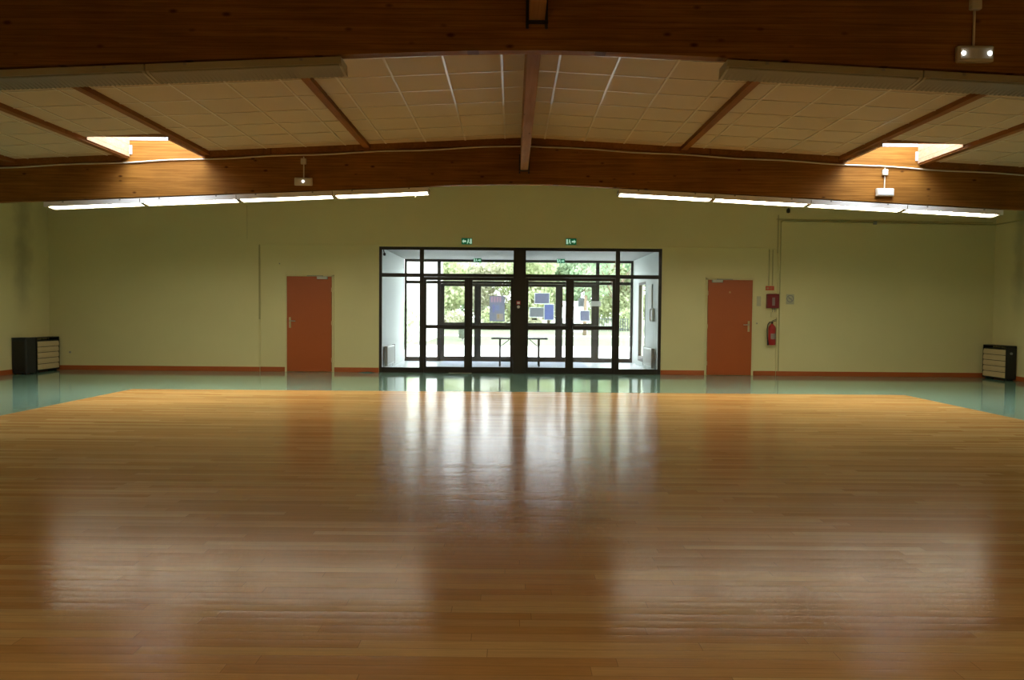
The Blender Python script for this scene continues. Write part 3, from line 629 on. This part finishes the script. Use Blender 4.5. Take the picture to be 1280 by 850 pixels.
# ---------------------------------------------------------------- things on the entrance wall
def exit_sign(x, y, z, w, h, flip, label, off=0):
    r = empty('exit_sign', (x, y, z)); tag(r, label, 'exit sign', 'green exit signs')
    MB().cbox(-w/2,w/2,-.03,-.001,-h/2,h/2,.006).build('sign_panel', M['green'], r)
    s = -1 if flip else 1; e = -.034
    g_ = MB()
    def q(pts):
        pp = [(s*px*w/2, e, pz*h/2) for px, pz in pts]
        if s < 0: pp = pp[::-1]
        bk = [(a, e+.003, c) for a, b_, c in pp]; n = len(pp)
        g_.add(pp + bk, [tuple(range(n))] + [tuple(range(2*n-1, n-1, -1))] + [(i, n+i, n+(i+1) % n, (i+1) % n) for i in range(n)])
    q([(-.9,0),(-.55,-.62),(-.55,-.25),(-.12,-.25),(-.12,.25),(-.55,.25),(-.55,.62)])         # arrow
    q([(.62,-.75),(.92,-.75),(.92,.75),(.62,.75)])                                          # doorway
    q([(.20,.42),(.36,.42),(.36,.72),(.20,.72)])                                            # head
    q([(.12,-.1),(.36,-.1),(.42,.38),(.18,.38)])                                            # body
    q([(.04,-.75),(.16,-.75),(.28,-.1),(.14,-.1)]); q([(.30,-.1),(.40,-.1),(.52,-.6),(.42,-.6)])
    g_.build('pictogram', M['exw'], r)
exit_sign(-.98, YB-.03, 2.815, .225, .135, False, 'green exit sign with arrow pointing left above the inner screen')
exit_sign(1.24, YB-.03, 2.825, .225, .135, True, 'green exit sign with arrow pointing right above the inner screen')
for x, fl, lb in ((-.927, True, 'left'), (1.27, True, 'right')):
    # hung from the lobby ceiling in front of the outer screen
    exit_sign(x*.965, 19.6, 2.625, .2, .11, fl, 'small green exit sign inside the lobby, the %s one' % lb)
    rs = [o for o in bpy.data.objects if o.name.startswith('exit_sign')][-1]

cp = empty('call_point', (.131, YB, 1.475)); tag(cp, 'small red and white break glass call point on the dark centre post', 'call point')
MB().cbox(-.045,.045,-.045,-.001,.0,.085,.008).build('housing', M['red'], cp); MB().box(-.03,.03,-.049,-.044,.018,.066).build('label_plate', M['wht'], cp)
MB().cyl((0,-.03,-.045),(0,-.001,-.045),.032,16).build('sounder', M['wht'], cp, smooth=False)

fb = empty('alarm_cabinet', (5.556, YB, 1.6)); tag(fb, 'dark red fire alarm cabinet above the extinguisher', 'alarm box')
MB().cbox(-.125,.125,-.10,-.001,-.15,.15,.01).build('housing', M['dred'], fb); MB().cbox(-.105,.105,-.106,-.098,-.13,.13,.006).build('cover', M['dred'], fb)
MB().box(-.028,.03,-.110,-.104,-.1,.075).build('window_strip', M['whtdim'], fb)
fs = empty('fire_sign', (5.505, YB, 1.875)); tag(fs, 'small red orange sign above the fire alarm cabinet', 'sign')
MB().box(-.09,.09,-.006,-.001,-.045,.045).build('sign_plate', M['redsign'], fs); 
g_ = MB(); g_.box(-.07,-.02,-.008,-.005,-.02,.02); g_.box(.0,.065,-.008,-.005,.008,.018); g_.box(.0,.05,-.008,-.005,-.016,-.006); g_.build('print', M['orange'], fs)
bx = empty('cable_box', (5.60, YB, 1.31)); tag(bx, 'small cream cable box between the alarm cabinet and the extinguisher', 'cable box')
MB().cbox(-.065,.065,-.03,-.001,-.055,.055,.006).build('housing', M['doorframe'], bx)
g_ = MB(); g_.cyl((-.03,-.01,.056),(-.03,-.01,.14),.006,6); g_.cyl((.02,-.01,.056),(.02,-.01,.14),.006,6); g_.build('cable', M['grey'], bx)

ex = empty('fire_extinguisher', (5.54, YB-.09, .66)); tag(ex, 'red fire extinguisher hanging on the wall right of the orange door', 'fire extinguisher')
MB().lathe([(.03,0),(.072,.004),(.078,.02),(.078,.36),(.070,.395),(.045,.425),(.024,.44),(.024,.455)], (0,0,0), 24).build('cylinder', M['red'], ex, smooth=True)
v = MB(); v.cyl((0,0,.455),(0,0,.50),.020,14); v.hexa([(-.01,-.012,.485),(.085,-.012,.515),(.085,.012,.515),(-.01,.012,.485),(-.01,-.012,.497),(.085,-.012,.530),(.085,.012,.530),(-.01,.012,.497)]); v.hexa([(-.01,-.011,.505),(.09,-.011,.548),(.09,.011,.548),(-.01,.011,.505),(-.01,-.011,.515),(.09,-.011,.56),(.09,.011,.56),(-.01,.011,.515)])
v.build('valve', M['blackm'], ex)
v = MB().tube([(-.018,-.01,.485),(-.06,-.02,.49),(-.098,-.03,.44),(-.112,-.03,.34),(-.108,-.03,.2),(-.098,-.03,.10)], .011, 8); hs = v.build('hose', M['black'], ex, smooth=True)
MB().cyl((-.098,-.03,.11),(-.088,-.03,.0),.013,10,.020).build('nozzle', M['black'], hs)
v = MB()
for z0_, z1_ in ((.13,.25),):
    for k in range(6):
        t0 = math.radians(-125+k*15); t1 = math.radians(-125+(k+1)*15); R = .0792
        v.quad([(R*math.cos(t0),R*math.sin(t0),z0_),(R*math.cos(t1),R*math.sin(t1),z0_),(R*math.cos(t1),R*math.sin(t1),z1_),(R*math.cos(t0),R*math.sin(t0),z1_)])
v.build('instruction_label', M['whtdim'], ex); 
v = MB(); v.box(-.03,.03,.078,.089,.20,.42); v.build('wall_bracket', M['blackm'], ex)

ns = empty('no_smoking_sign', (5.933, YB-.03, 1.655)); tag(ns, 'round no smoking sign on pale square right of the fire alarm cabinet', 'sign')
MB().box(-.085,.085,-.003,-.0005,-.12,.095).build('sign_plate', M['pale'], ns)
v = MB(); n = 28
for k in range(n):
    t0, t1 = 2*PI*k/n, 2*PI*(k+1)/n
    for (ra, rb) in ((.060,.078),):
        v.add([(ra*math.cos(t0),-.004,ra*math.sin(t0)),(rb*math.cos(t0),-.004,rb*math.sin(t0)),(rb*math.cos(t1),-.004,rb*math.sin(t1)),(ra*math.cos(t1),-.004,ra*math.sin(t1))],[(0,1,2,3)])
c45 = math.cos(PI/4); w_ = .007
v.add([(-.045-w_,-.0042,.045-w_),(.045-w_,-.0042,-.045-w_),(.045+w_,-.0042,-.045+w_),(-.045+w_,-.0042,.045+w_)],[(0,1,2,3)])
v.build('prohibition_ring', M['grey'], ns)
MB().box(-.035,.035,-.0038,-.003,-.008,.006).build('cigarette', M['grey'], ns)
o = MB().box(5.23,5.32,YB-.004,YB-.0005,1.49,1.70).build('notice_sheet', M['pale']); tag(o,'faded notice sheet between the right orange door and the alarm cabinet','notice')

# ducts and pipes
o = MB().cbox(5.635,5.655,YB-.05,YB-.031,2.62,3.43,.003); o.cbox(5.695,5.715,YB-.05,YB-.031,0.1,3.30,.003); o = o.build('duct_or_shade_strip', M['condy']); tag(o,'thin vertical cable ducts on the wall edge above and beside the fire alarm cabinet','cable duct')
o = MB().cbox(5.47,5.488,YB-.02,YB-.001,1.93,2.70,.003).cbox(5.545,5.563,YB-.02,YB-.001,1.93,2.70,.003).build('duct_or_shade_strip', M['condy']); tag(o,'pair of short ducts running down to the red sign','cable duct')
hp = MB().tube([(5.705,YB-.055,3.27),(5.72,YB-.055,3.295),(5.75,YB-.055,3.30),(10.16,YB-.055,3.255),(10.23,YB-.08,3.257),(10.258,YB-.15,3.257),(10.258,12.4,3.257)], .014, 8).build('wall_pipe', M['condy'], smooth=True); tag(hp,'thin painted pipe running high along the right part of the entrance wall','pipe')
o = MB().tube([(5.60,YB-.05,3.338),(10.2,YB-.05,3.30)], .006, 6).build('wall_cable', M['condy']); tag(o,'thin painted cable just above the wall pipe','cable')
o = MB().cbox(7.66,7.73,YB-.075,YB-.031,3.24,3.31,.008).build('junction_box', M['grey']); tag(o,'small dark junction box in the middle of the high wall pipe','junction box')
sn = empty('motion_sensor', (5.84, YB-.03, 3.53)); tag(sn,'small dark motion sensor on a bracket high on the entrance wall','sensor')
MB().cyl((0.02,-.001,.04),(.01,-.08,.01),.014,8).build('bracket', M['blackm'], sn); MB().lathe([(.015,-.05),(.035,-.04),(.04,0),(.035,.03),(.015,.045)],(-.02,-.10,-.02),14).build('sensor_head', M['blackm'], sn, smooth=True)
o = MB().cbox(-5.415,-5.385,YB-.045,YB-.031,1.12,2.70,.003).build('duct_or_shade_strip', M['condy']); tag(o,'dark narrow vertical strip added as a shadow line left of the left orange door','cable duct')  # dark strip stands in for the shadow line at the wall step
o = MB().cyl((-5.66,YB-.036,2.82),(-5.66,YB-.036,3.55),.004,6).build('wall_cable', M['condy']); tag(o,'thin vertical cable high on the wall up to the left row of lights','cable')
so = empty('wall_socket', (-9.46, YB-.03, .38)); tag(so,'small socket low on the entrance wall right of the left heater','socket')
MB().cbox(-.04,.04,-.012,-.001,-.04,.04,.006).build('plate', M['doorframe'], so); MB().cyl((0,-.0125,0),(0,-.0145,0),.022,14).build('outlet', M['grey'], so)
o = MB().cyl((-4.98,YB-.001,2.31),(-4.98,YB-.012,2.31),.014,8).build('wall_hook', M['grey']); tag(o,'tiny dark hook above and left of the left orange door','hook')
o = MB().cyl((5.24,YB-.001,1.12),(5.24,YB-.02,1.12),.014,8).build('door_stop', M['grey']); tag(o,'tiny round stop on the wall left of the extinguisher','door stop')
o = MB()
n = 10
for i in range(n):
    for j in range(5):
        pass
vs = []; fs = []
for i in range(n+1):
    for j in range(6):
        vs.append((-.17+.34*i/n, -.05+.02*j, .012+.022*abs(math.sin(i*1.7+j))*math.sin(PI*j/5)*math.sin(PI*i/n)))
for i in range(n):
    for j in range(5):
        fs.append((i*6+j,(i+1)*6+j,(i+1)*6+j+1,i*6+j+1))
c_ = MB().add(vs, fs).build('floor_cloth', M['cloth'], loc=(-3.09,16.33,-.008), smooth=True)
md = c_.modifiers.new('thick','SOLIDIFY'); md.thickness=.008; tag(c_,'crumpled blue green rag on the floor left of the glazed screen','cloth')

# ---------------------------------------------------------------- heaters and black cabinet
def heater():
    r = empty('slatted_heater', (0,0,0)); D, W, Hh = .215, .78, .715      # back at x=0, front towards +x
    b = MB(); b.cbox(.002,D-.02,-W/2,W/2,.03,Hh-.06,.008); b.box(D-.02,D,-W/2,-W/2+.022,.03,Hh-.06); b.box(D-.02,D,W/2-.022,W/2,.03,Hh-.06); b.box(D-.02,D,-W/2,W/2,.03,.05)
    b.build('casing', M['blackm'], r)
    t = MB(); t.cbox(.002,D,-W/2,W/2,Hh-.016,Hh,.006); t.box(D-.012,D-.002,-W/2,-W/2+.02,Hh-.06,Hh-.016); t.box(D-.012,D-.002,W/2-.02,W/2,Hh-.06,Hh-.016); t.box(.004,D-.004,-W/2,-W/2+.012,Hh-.06,Hh-.016); t.box(.004,D-.004,W/2-.012,W/2,Hh-.06,Hh-.016)
    for k in range(3): t.box(D-.010,D-.004,-W/2+.18+k*.2,-W/2+.188+k*.2,Hh-.06,Hh-.016)
    t.build('top_grille', M['blackm'], r)
    z = .055; hgt = (Hh-.075-.055)/5
    for k in range(5):
        s_ = MB(); s_.prism_y([(D-.022,z+.003),(D+.004,z+.003),(D+.008,z+hgt*.4),(D-.001,z+hgt-.010),(D-.022,z+hgt-.010)][::1], -W/2+.026, W/2-.026)
        s_.build('slat', M['slat'], r); z += hgt
    for sy in (-W/2+.08, W/2-.08): MB().box(.03,D-.03,sy-.025,sy+.025,0,.03).build('foot', M['black'], r)
    k_ = MB().cyl((.12,-W/2+.001,.56),(.12,-W/2-.022,.56),.024,14).build('control_knob', M['grey'], r)
    k_ = MB().cyl((.12,W/2-.001,.56),(.12,W/2+.022,.56),.024,14).build('control_knob', M['grey'], r)
    return r
h1 = heater(); h1.location = (XL+.016, 16.0, 0); tag(h1, 'black heater with five beige slats against the left wall', 'heater', 'slatted wall heaters')
h2 = copy_tree(h1); h2.location = (XW-.016, 15.98, 0); h2.rotation_euler = (0,0,PI); tag(h2, 'black heater with five beige slats in the right hand corner', 'heater', 'slatted wall heaters')
bc = empty('black_cabinet', (XL+.155, 15.32, 0)); tag(bc, 'plain black upright cabinet standing in front of the left heater', 'cabinet')
MB().cbox(-.145,.145,-.16,.16,.02,.70,.015).build('body', M['black'], bc); MB().cbox(-.148,.148,-.163,.163,.70,.725,.008).build('lid', M['black'], bc)
MB().cbox(-.12,.12,-.166,-.158,.05,.66,.006).build('front_panel', M['blackm'], bc)
for sx in (-.11,.11):
    for sy in (-.12,.12): MB().cyl((sx,sy,0),(sx,sy,.022),.018,10).build('foot', M['black'], bc)

# ---------------------------------------------------------------- lobby contents
o = MB().cbox(-1.8,1.85,18.15,20.2,0,.012,.004).build('entrance_mat', M['mat']); tag(o,'wide grey blue entrance mat on the lobby floor','mat')
tb = empty('folding_table', (.18, 18.62, .012)); tag(tb,'narrow dark folding table standing in the entrance lobby','table')
MB().cbox(-.675,.675,-.3,.3,.655,.685,.008).build('tabletop', M['tabletop'], tb)
for s_ in (-1,1):
    x = s_*.47
    for yy in (-.24,.24): MB().cyl((x,yy,0),(x,yy,.655),.020,10).build('leg', M['blackm'], tb)
    MB().cyl((x,-.24,.62),(x,.24,.62),.012,8).build('leg_crossbar', M['blackm'], tb); MB().cyl((x,-.24,.12),(x,.24,.12),.010,8).build('leg_crossbar', M['blackm'], tb)
    MB().cyl((x,-.18,.46),(x-s_*.23,-.18,.65),.008,8).build('brace', M['blackm'], tb)
def radiator(x, rz, label):
    r = empty('radiator', (x, 17.65, 0), rz); tag(r, label, 'radiator', 'lobby radiators')
    b = MB(); b.cbox(.03,.09,-.55,.55,.10,.52,.01)
    for k in range(16): b.cbox(.088,.098,-.52+k*.067,-.49+k*.067,.13,.49,.004)
    b.build('panel', M['rad'], r)
    MB().box(.028,.10,-.565,-.551,.09,.53).build('side_cover', M['grey'], r); MB().box(.028,.10,.551,.565,.09,.53).build('side_cover', M['grey'], r)
    for q in (-.5,.5): MB().cyl((.05,q,0),(.05,q,.10),.01,8).build('pipe', M['rad'], r)
    for q in (-.4,.37): MB().box(0.001,.031,q,q+.03,.2,.45).build('wall_bracket', M['rad'], r)
radiator(-2.87, 0, 'white radiator on the left lobby wall'); radiator(3.205, PI, 'white radiator on the right lobby wall')
o = MB().cbox(3.175,3.204,17.55,18.0,1.42,1.98,.005).build('notice_board', M['lgrey']); tag(o,'pale notice board on the right lobby wall','notice board')
ph = empty('wall_phone', (3.204, 17.38, 1.28)); tag(ph,'white wall telephone with handset on the right lobby wall','telephone')
MB().cbox(-.06,-.001,-.10,.10,-.15,.15,.01).build('body', M['wht'], ph); MB().tube([(-.07,-.05,.14),(-.10,-.05,.10),(-.10,-.05,-.10),(-.07,-.05,-.14)], .018, 10).build('handset', M['wht'], ph, smooth=True)
sc_ = empty('lobby_sensor', (-2.79, YB+.16, 2.60)); tag(sc_,'small black sensor in the top left corner of the lobby','sensor')
MB().tube([(-.02,.0,.09),(0,.0,.05),(.02,-.0,-.04)], .012, 8).build('bracket', M['blackm'], sc_); MB().cbox(-.0,.05,-.03,.03,-.09,-.03,.01).build('sensor_head', M['blackm'], sc_)
# papers on the outer doors
def sheet(x0,x1,z0_,z1_,mat,name,label,cat,prints=(),border=True):
    r = empty(name, ((x0+x1)/2, YV+.012, (z0_+z1_)/2)); tag(r, label, cat, 'papers taped to the outer glass doors')
    w, h = (x1-x0)/2, (z1_-z0_)/2
    MB().box(-w,w,0,.002,-h,h).build('sheet', mat, r)
    if border:
        b = MB(); t=.03; w -= .012; h -= .012
        b.box(-w-t,w+t,.001,.0028,h,h+t); b.box(-w-t,w+t,.001,.0028,-h-t,-h); b.box(-w-t,-w,.001,.0028,-h,h); b.box(w,w+t,.001,.0028,-h,h)
        b.build('border', M['paper'], r)
    for (a,b_,c,d,m_) in prints: MB().box(a*w,b_*w,.0021,.003,c*h,d*h).build('print', m_, r)
sheet(-.60,-.20,1.07,1.74,M['posterp'],'poster','tall grey poster with pink lettering on the second outer door','poster', border=False)
sheet(.60,.97,1.56,1.815,M['poster'],'notice_sheet','landscape grey notice, topmost on the third outer door','notice')
sheet(.47,.83,1.20,1.43,M['poster2'],'notice_sheet','landscape grey notice at the lower left of the third outer door','notice')
sheet(.86,1.09,1.13,1.52,M['poster3'],'notice_sheet','upright blue notice at the lower right of the third outer door','notice')
sheet(.52,.66,1.115,1.155,M['black'],'notice_sheet','tiny dark label at the bottom of the third outer door','notice',border=False)
sheet(1.745,1.90,1.48,1.70,M['poster2'],'notice_sheet','small dark notice on the rightmost outer door, upper one','notice',[(-.3,.3,-.6,0,M['black'])],border=False)
sheet(1.81,2.04,1.11,1.36,M['poster'],'notice_sheet','square grey notice on the rightmost outer door, lower one','notice')
o = MB().cbox(2.08,2.345,YV-.03,YV-.002,1.49,1.625,.006).build('door_label', M['lgrey']); tag(o,'pale horizontal plate across the post right of the rightmost outer door','sign plate')

# ---------------------------------------------------------------- outdoors
o = MB().box(-60,60,YV+.05,30.5,-.12,-.02).build('paving', M['pave']); tag(o,'bright concrete forecourt outside the entrance','paving',kind='structure')
o = MB().box(-90,90,30.5,180,-.12,-.02).build('lawn', M['lawn']); tag(o,'pale green lawn beyond the forecourt','lawn',kind='structure')
o = MB().cbox(-20,20,42.0,43.6,-.02,.0,.005).build('footpath', M['pave']); tag(o,'narrow pale path crossing the lawn','path',kind='structure')

def foliage(blobs, n, size, seed):
    rnd = random.Random(seed); b = MB()
    tot = sum(q[3]*q[4]*q[5] for q in blobs)
    for (cx,cy,cz,rx,ry,rz) in blobs:
        for i in range(int(n*rx*ry*rz/tot)):
            while True:
                v = Vector([rnd.uniform(-1,1) for _ in range(3)])
                if .25 < v.length < 1: break
            p = Vector((cx+v.x*rx, cy+v.y*ry, cz+v.z*rz)); s = size*rnd.uniform(.6,1.3)
            a = Vector([rnd.gauss(0,1) for _ in range(3)]).normalized(); c = a.orthogonal().normalized()
            q = a.cross(c)
            b.add([p-c*s*.5, p+q*s*.3-c*s*.1, p+c*s*.5, p-q*s*.3-c*s*.1], [(0,1,2,3)])
    return b
def tree(name, h, r, mat, seed, n=4200, size=.36, low=.35, lean=0):
    rnd = random.Random(seed); root = empty(name, (0,0,-.02))
    t = MB(); top = (lean*.3, 0, h*.62)
    t.cyl((0,0,0),(lean*.15,0,h*.35),.018*h,10,.013*h); t.cyl((lean*.15,0,h*.33),top,.013*h,8,.005*h)
    bl = []
    for k in range(9):
        an = rnd.uniform(0,2*PI); rr = r*rnd.uniform(.25,.7); z = h*(low+.12+(.76-low)*k/8)
        c = (rr*math.cos(an)+lean*.2, rr*math.sin(an), z)
        t.cyl((lean*.15,0,h*rnd.uniform(.28,.45)), c, .006*h, 6, .003*h)
        q = r*rnd.uniform(.38,.55); bl.append((*c, q, q, min(q*.75, h*.17)))
    bl.append((lean*.25,0,h*.78,r*.55,r*.55,h*.2))
    t.build('trunk', M['bark'], root, smooth=True); foliage(bl, n, size, seed+50).build('foliage', mat, root)
    return root
TA = [tree('tree', 6.2, 3.1, M['leafa'], 1, low=.10), tree('tree', 5.8, 2.9, M['leafb'], 2, low=.14), tree('tree', 6.0, 3.0, M['leafc'], 3, low=.08)]
spots = [(-13,62,0,1.0),(-9.2,66,1,1.0),(-5.2,60,0,.95),(-1.6,64,2,1.0),(1.9,61,0,1.05),(5.6,66,1,1.1),(9.2,62,0,1.0),(13.0,60,2,1.0),(17,64,1,1.1),(-3.4,74,1,1.2),(3.6,76,2,1.2),(10.8,75,1,1.2),(-8,78,2,1.2)]
kinds = ['bright green', 'mid green', 'olive green']
seen = set()
place = ['far left','second from the left','seen through the left inner door','left of the centre post','right of the centre post','seen through the third door','behind the rightmost door','seen right of the doors','far right','in the back row behind the left doors','in the back row right of centre','in the back row at the right','in the back row at the left']
for (x,y,k,s_), pl_ in zip(spots, place):
    o = TA[k] if k not in seen else copy_tree(TA[k]); seen.add(k)
    o.location = (x,y,-.02); o.scale = (s_,)*3; o.rotation_euler = (0,0,x*1.7+y)
    tag(o, '%s leafy tree beyond the lawn, %s' % (kinds[k], pl_), 'tree', 'trees beyond the lawn')
nt_ = tree('tree', 6.0, 1.7, M['leafb'], 11, n=2200, size=.20, low=.30, lean=-.5); nt_.location = (4.84,35.5,-.02); tag(nt_,'nearer dark green tree on the lawn seen right of the doors','tree')
nt2 = tree('tree', 6.5, 1.5, M['leafb'], 12, n=1500, size=.22, low=.30, lean=.3); nt2.location = (4.15,44,-.02); tag(nt2,'slim tree with a visible trunk behind the small notice','tree')
def bush(r, h, mat, seed):
    root = empty('bush', (0,0,-.02)); 
    t = MB()
    for k in range(5): t.cyl((0,0,0),(r*.5*math.cos(k*1.26),r*.5*math.sin(k*1.26),h*.7),.03,6,.012)
    t.build('stem', M['bark'], root)
    foliage([(0,0,h*.5,r,r,h*.52),(r*.5,0,h*.4,r*.6,r*.6,h*.4),(-r*.5,.2,h*.42,r*.6,r*.6,h*.4)], 900, .24, seed).build('foliage', mat, root); return root
bb = [bush(1.15,1.7,M['leafa'],21), bush(1.1,1.5,M['leafc'],22)]
bs_ = [(-9.5,57,0),(-6.8,58,1),(-4.0,57,1),(-1.4,57.5,0),(1.2,57,1),(8.8,58,0),(11.5,57,1),(14.2,57,0)]
sn_ = set()
bpl = ['leftmost','second from the left','third from the left','left of the centre post','right of the centre post','behind the fence','right of the fence','rightmost']
for (x,y,k), q in zip(bs_, bpl):
    o = bb[k] if k not in sn_ else copy_tree(bb[k]); sn_.add(k); o.location = (x,y,-.02); o.rotation_euler=(0,0,x)
    tag(o, '%s bush at the far edge of the lawn, %s' % (('bright green','olive')[k], q), 'bush', 'bushes along the lawn edge')
o = bush(.8,1.9,M['leafd'],31); o.location = (-4.15,27.6,-.02); tag(o,'pale bush in front of the white building on the left','bush')
# fence
fr_ = empty('fence', (6.2,56,-.02)); tag(fr_,'low blue grey railing on the lawn seen beside the rightmost door','fence')
for k in range(14): MB().cyl((k*.17,0,0),(k*.17,0,.95),.022,6).build('picket', M['fence'], fr_)
MB().box(-.05,2.3,-.02,.02,.86,.90).build('rail', M['fence'], fr_); MB().box(-.05,2.3,-.02,.02,.15,.19).build('rail', M['fence'], fr_)
# shed
sh = empty('shed', (4.35,52,-.02)); tag(sh,'small white garden shed with grey roof behind the slim tree','shed')
MB().box(-.75,.75,0,2.2,0,1.75).build('wall', M['render'], sh); MB().hexa([(-.9,-.15,1.7),(.9,-.15,1.7),(.9,1.1,2.05),(-.9,1.1,2.05),(-.9,-.15,1.76),(.9,-.15,1.76),(.9,1.1,2.12),(-.9,1.1,2.12)]).hexa([(-.9,1.1,2.05),(.9,1.1,2.05),(.9,2.35,1.7),(-.9,2.35,1.7),(-.9,1.1,2.12),(.9,1.1,2.12),(.9,2.35,1.76),(-.9,2.35,1.76)]).build('roof', M['rooft'], sh)
MB().box(-.35,.35,-.03,0,0,1.6).build('shed_door', M['lgrey'], sh)
# white building on the left
wbd = empty('building', (-9.0,34,-.02)); tag(wbd,'white rendered building at the left beyond the forecourt','building')
MB().box(-5,5.2,0,8,0,5.2).build('wall', M['render'], wbd); MB().cbox(-5.2,5.4,-.25,8.2,5.2,5.45,.03).build('roof', M['rooft'], wbd)
for x in (-3.5,-.5,2.6):
    f = MB(); f.box(x-.6,x+.6,-.03,0,1.0,2.2); f.build('window_frame', M['lgrey'], wbd); MB().box(x-.52,x+.52,-.035,-.03,1.08,2.12).build('pane', M['poster'], wbd)
bn = empty('litter_bin', (-2.28,35.5,-.02)); tag(bn,'small green litter bin on the lawn seen low through the first inner door','bin')
MB().lathe([(.16,0),(.18,.02),(.21,.55),(.20,.56)],(0,0,.12),14).build('body', M['bin'], bn); MB().lathe([(.22,0),(.20,.05),(.08,.09)],(0,0,.69),14).build('lid', M['bin'], bn); MB().cyl((0,0,0),(0,0,.13),.05,8).build('post', M['grey'], bn)

# ---------------------------------------------------------------- light
w = bpy.data.worlds.new('overcast sky'); scene.world = w; w.use_nodes = True
nt = w.node_tree; bg = nt.nodes['Background']
bg.inputs[0].default_value = (.93,.97,1.0,1); bg.inputs[1].default_value = 9.0
def area(name, loc, rot, sx, sy, power, col=(1,1,1)):
    l = bpy.data.lights.new(name, 'AREA'); l.shape='RECTANGLE'; l.size=sx; l.size_y=sy; l.energy=power; l.color=col
    o = bpy.data.objects.new(name, l); COL.objects.link(o); o.location=loc; o.rotation_euler=rot; return o
for (sx0, sx1) in SKX:
    for j, (sy0, sy1) in enumerate(SKY):
        area('skylight_and_fill_light', ((sx0+sx1)/2, (sy0+sy1)/2, zc(sx0)+.95), (0,0,0), 1.3, 1.3, SKP if j == 0 else 40, (.86,.93,1))  # lamps boost the daylight; those behind the camera are added fill

# ---------------------------------------------------------------- camera
cam = bpy.data.cameras.new('camera'); cam.sensor_width = 36; cam.lens = 27.0; cam.clip_end = 400
co = bpy.data.objects.new('camera', cam); COL.objects.link(co)
R = Euler((PI/2 - math.radians(2.09), 0, 0)).to_matrix().to_4x4() @ Euler((0, 0, math.radians(.49))).to_matrix().to_4x4()
co.matrix_world = Matrix.Translation((0,0,1.32)) @ R
scene.camera = co
scene.view_settings.view_transform = 'Standard'; scene.view_settings.look = 'None'
scene.view_settings.gamma = 1; scene.view_settings.exposure = 0; scene.view_settings.use_curve_mapping = False
cy = scene.cycles
cy.use_denoising = True; cy.max_bounces = 10; cy.diffuse_bounces = 5; cy.glossy_bounces = 5; cy.transparent_max_bounces = 16
cy.sample_clamp_indirect = 6
